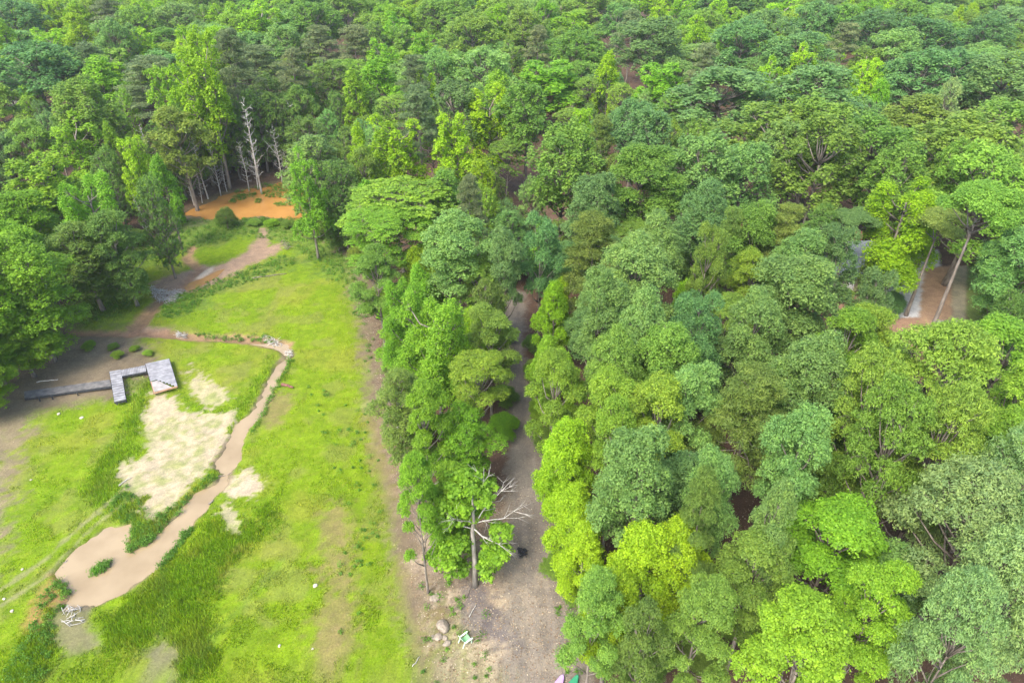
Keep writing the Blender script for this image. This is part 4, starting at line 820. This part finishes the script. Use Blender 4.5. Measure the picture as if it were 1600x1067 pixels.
# ------------------------------------------------------------------ kayaks, bows in view
def kayak(px_, py_, ang, hullc, deckc, label):
    x, y = G(px_, py_, .25); root = empty('kayak', (x, y, zat(x, y)), ang); tag(root, label, 'kayak', 'kayaks at the bottom edge'); L = 3.0
    mh = mk('kayak_shell', hullc, tuple(c * .85 for c in hullc), .35, 2, spec=.5); md = mk('kayak_deck', deckc, tuple(c * .8 for c in deckc), .35, 1.2, spec=.5)
    N = 22; hull = []; deck = []
    for i in range(N + 1):
        f = i / N; s = -L * f; wv = .36 * max(.02, math.sin(math.pi * min(1, max(0, f))) ** .62); keel = .02 + .20 * (abs(f - .5) * 2) ** 4; sh = .27 + .10 * (abs(f - .5) * 2) ** 3
        hull.append([(s, wv * math.cos(t), sh - (sh - keel) * math.sin(t) ** .8 if 0 < t < math.pi else sh) for t in [math.pi * k / 10 for k in range(11)]])
        deck.append([(s, wv * .99 * math.cos(t), sh + .09 * math.sin(t) * (wv / .36) + .012) for t in [math.pi * k / 8 for k in range(9)]])
    def loft(rows, skip=None):
        k = len(rows[0]); V = [p for r_ in rows for p in r_]; F = [(i * k + j, i * k + j + 1, (i + 1) * k + j + 1, (i + 1) * k + j) for i in range(len(rows) - 1) for j in range(k - 1) if not (skip and skip(i, j))]; m_ = MB(); m_.add(V, F); return m_
    link('hull', loft(hull).mesh('hull', mh, True), root); link('deck', loft(deck, lambda i, j: 8 <= i < 14 and 1 <= j < 7).mesh('deck', md, True), root)
    mb = MB(); rim = [(-L * (.5 + .155 * math.cos(a)), .27 * math.sin(a), .36) for a in [2 * math.pi * k / 20 for k in range(21)]]; mb.tube(rim, [.022] * 21, 6); link('cockpit_rim', mb.mesh('cockpit_rim', M_PLANKDARK, True), root)
    mb = MB(); mb.cbox((-1.62, 0, .14), .45, .42, .06); mb.box((-1.90, -.2, .14), (.06, 0, 0), (0, .4, 0), (-.08, 0, .3)); link('seat', mb.mesh('seat', M_PLANKDARK), root)
    mb = MB(); mb.tube([(-.12, -.06, .40), (-.10, 0, .46), (-.12, .06, .40)], [.012] * 3, 6); link('handle', mb.mesh('handle', M_PLANKDARK, True), root)
kayak(880, 1055, R(62), (.42, .22, .62), (.60, .36, .74), 'lilac and white kayak pointing up the track, left of the two')
kayak(903, 1056, R(58), (.02, .20, .10), (.05, .32, .16), 'dark green kayak pointing up the track, right of the two')

# ------------------------------------------------------------------ house hidden behind the trees
M_ROOF = mk('grey_blue_shingle', (.33, .37, .44), (.22, .25, .31), .85, 8, 6, (1, 4, 4), .4); M_WALL = mk('tan_siding', (.52, .45, .36), (.44, .38, .30), .8, 4, 4, (1, 1, 12), .3); M_TRIM = mk('white_trim', (.78, .78, .78), (.68, .68, .68), .6, 3)
M_GLASS = mk('dark_glass', (.05, .06, .07), (.03, .04, .05), .08, 1, spec=.6); M_BRICK = mk('red_brick', (.38, .16, .10), (.25, .10, .07), .9, 9)
hr = empty('house', (HX, HY, .4), R(4)); tag(hr, 'house with grey-blue shingle roof half hidden behind the trees', 'house')
W, Dp, Hh, Rh = 13.0, 9.0, 3.2, 2.9
mb = MB(); mb.cbox((0, 0, Hh / 2), W, Dp, Hh)
for s in (-1, 1): v = [(s * W / 2, -Dp / 2, Hh), (s * W / 2, Dp / 2, Hh), (s * W / 2, 0, Hh + Rh)]; mb.add(v + [(a - s * .1, b, c) for a, b, c in v], [(0, 1, 2), (5, 4, 3), (0, 3, 4, 1), (1, 4, 5, 2), (2, 5, 3, 0)])
link('wall', mb.mesh('wall', M_WALL), hr)
mb = MB(); ov = .5
for s in (-1, 1):
    sl = Rh / (Dp / 2); a = Vector((-W / 2 - ov, 0, Hh + Rh + .12)); mb.box(a, (W + 2 * ov, 0, 0), (0, s * (Dp / 2 + ov), -sl * (Dp / 2 + ov)), (0, 0, -.12))
rf_ = link('roof', mb.mesh('roof', M_ROOF), hr)
mb = MB(); mb.cbox((3.0, 1.2, Hh + Rh - .1), .9, .7, 2.0); link('chimney', mb.mesh('chimney', M_BRICK), rf_)
mb = MB()
for s in (-1, 1):
    for e in (-1, 1): mb.box((s * (W / 2 + ov + .01), 0, Hh + Rh + .10), (s * .05, 0, 0), (0, e * (Dp / 2 + ov), -sl * (Dp / 2 + ov)), (0, 0, -.24))
    mb.box((-W / 2 - ov, s * (Dp / 2 + ov), Hh - sl * ov - .10), (W + 2 * ov, 0, 0), (0, s * .12, 0), (0, 0, .13))
link('gutter_trim', mb.mesh('gutter_trim', M_TRIM), hr)
for xx in (-4.6, -1.6, 2.2, 4.8):
    mb = MB(); mb.cbox((xx, -Dp / 2 - .02, 1.7), 1.1, .05, 1.4); wo = link('window', mb.mesh('window', M_GLASS), hr)
    mb = MB(); 
    for dx in (-.6, 0, .6): mb.cbox((xx + dx, -Dp / 2 - .05, 1.7), .08 if dx else .04, .06, 1.56)
    for dz in (-.74, 0, .74): mb.cbox((xx, -Dp / 2 - .048, 1.7 + dz), 1.28, .05, .08 if dz else .04)
    link('frame', mb.mesh('frame', M_TRIM), wo)
mb = MB(); mb.cbox((.3, -Dp / 2 - .03, 1.1), 1.0, .06, 2.1); dr = link('door', mb.mesh('door', M_TRIM), hr); mb = MB(); mb.tube([(.68, -Dp / 2 - .06, 1.05), (.68, -Dp / 2 - .12, 1.05)], [.03, .04], 8); link('handle', mb.mesh('handle', M_PLANKDARK), dr)

# ------------------------------------------------------------------ a label for every tree and bush
def zone(a, b):
    if b > 760: return 'beside the lower dirt track' if 805 < a < 940 else 'left of the lower track' if a <= 805 else 'in the lower middle woods' if a < 1150 else 'in the lower right woods' if a < 1400 else 'in the bottom right corner'
    if a < 130 and b > 330: return 'at the left edge near the dock'
    if b > 380:
        if a < 580: return 'at the clearing left rim' if a < 300 else 'at the clearing upper rim'
        if a < 800: return 'between lawn and dirt track'
        if a < 930: return 'lining the dirt track right side'
        if b > 560: return 'in the woods right of the track' if a < 1250 else 'in the woods below the driveway'
        return 'in the middle woods' if a < 1150 else 'just left of the hidden house' if a < 1270 else 'around the hidden house' if a < 1400 else 'beside the driveway gap'
    if b > 200:
        return 'left of the orange pond' if a < 270 else 'round the orange pond' if a < 500 else 'right of the orange pond' if a < 640 else 'above the track end' if a < 840 else 'in the centre canopy' if a < 1040 else 'above the hidden house' if a < 1340 else 'above the driveway'
    col = 'far left' if a < 200 else 'left' if a < 420 else 'left centre' if a < 640 else 'centre' if a < 860 else 'right centre' if a < 1080 else 'right' if a < 1340 else 'far right'
    return ('in the top row ' if b < 45 else 'in the distant woods ' if b < 110 else 'in the upper woods ') + col
ORD = ['leftmost', 'second', 'third', 'fourth', 'fifth', 'sixth', 'seventh', 'eighth', 'ninth', 'tenth', 'eleventh', 'twelfth', 'thirteenth', 'fourteenth', 'fifteenth', 'sixteenth', 'seventeenth', 'eighteenth', 'nineteenth', 'twentieth']
from collections import defaultdict
grp = defaultdict(list)
for i, p in enumerate(PLACED):
    p['px'], p['py'], _ = proj(p['x'], p['y'], p['h'] * ZREF[p['shape']]); p['px'] = min(1600, max(0, p['px']))
    look = ('low ' if p['shape'] != 'bush' and p['h'] < 12.5 else '') + COL_WORD[p['col']] + ' ' + SHAPE_WORD[p['shape']] + (' bush' if p['shape'] == 'bush' else ' tree')
    look = look.replace('pine tree', 'pine'); grp[look, zone(p['px'], p['py'])].append(p)
for (look, zn), L_ in grp.items():
    L_.sort(key=lambda p: p['px'])
    for k, p in enumerate(L_):
        if len(L_) == 1: lab = look + ' ' + zn
        elif k == 0: lab = 'leftmost ' + look + ' ' + zn
        elif k == len(L_) - 1: lab = 'rightmost ' + look + ' ' + zn
        else: lab = ORD[min(k, 19)] + ' ' + look + ' from the left ' + zn
        o = p['o']; o['label'] = lab; o['category'] = 'bush' if p['shape'] == 'bush' else 'tree'
        o['group'] = 'bushes along the edge of the wood' if p['shape'] == 'bush' else 'trees of the wood'
SPECIAL[0]['label'] = 'tall tree with long bare grey trunk standing before the orange dirt strip'
SPECIAL[1]['label'] = 'tree with slimmer dark bare trunk just left of the tallest bare grey trunk'
SPECIAL[2]['label'] = 'tree with short pale trunk in front of the hidden house'
labs = [o['label'] for o in SC.objects if not o.parent and 'label' in o]; print('LABELS', len(labs), len(set(labs)), max(len(l.split()) for l in labs))

# ------------------------------------------------------------------ the air
mh = bpy.data.materials.new('haze_air'); mh.use_nodes = True; nt = mh.node_tree; nt.nodes.clear()
ou = nt.nodes.new('ShaderNodeOutputMaterial'); pv = nt.nodes.new('ShaderNodeVolumePrincipled'); pv.inputs['Color'].default_value = (.80, .88, .93, 1); pv.inputs['Density'].default_value = .00018; pv.inputs['Anisotropy'].default_value = .2
nt.links.new(pv.outputs[0], ou.inputs['Volume'])
mb = MB(); mb.box((-905, -305, -4), (1810, 0, 0), (0, 1210, 0), (0, 0, 58)); hz = link('haze', mb.mesh('haze', mh)); tag(hz, kind='stuff'); hz['label'] = 'thin pale haze in the air over the far woods'; hz['category'] = 'haze'
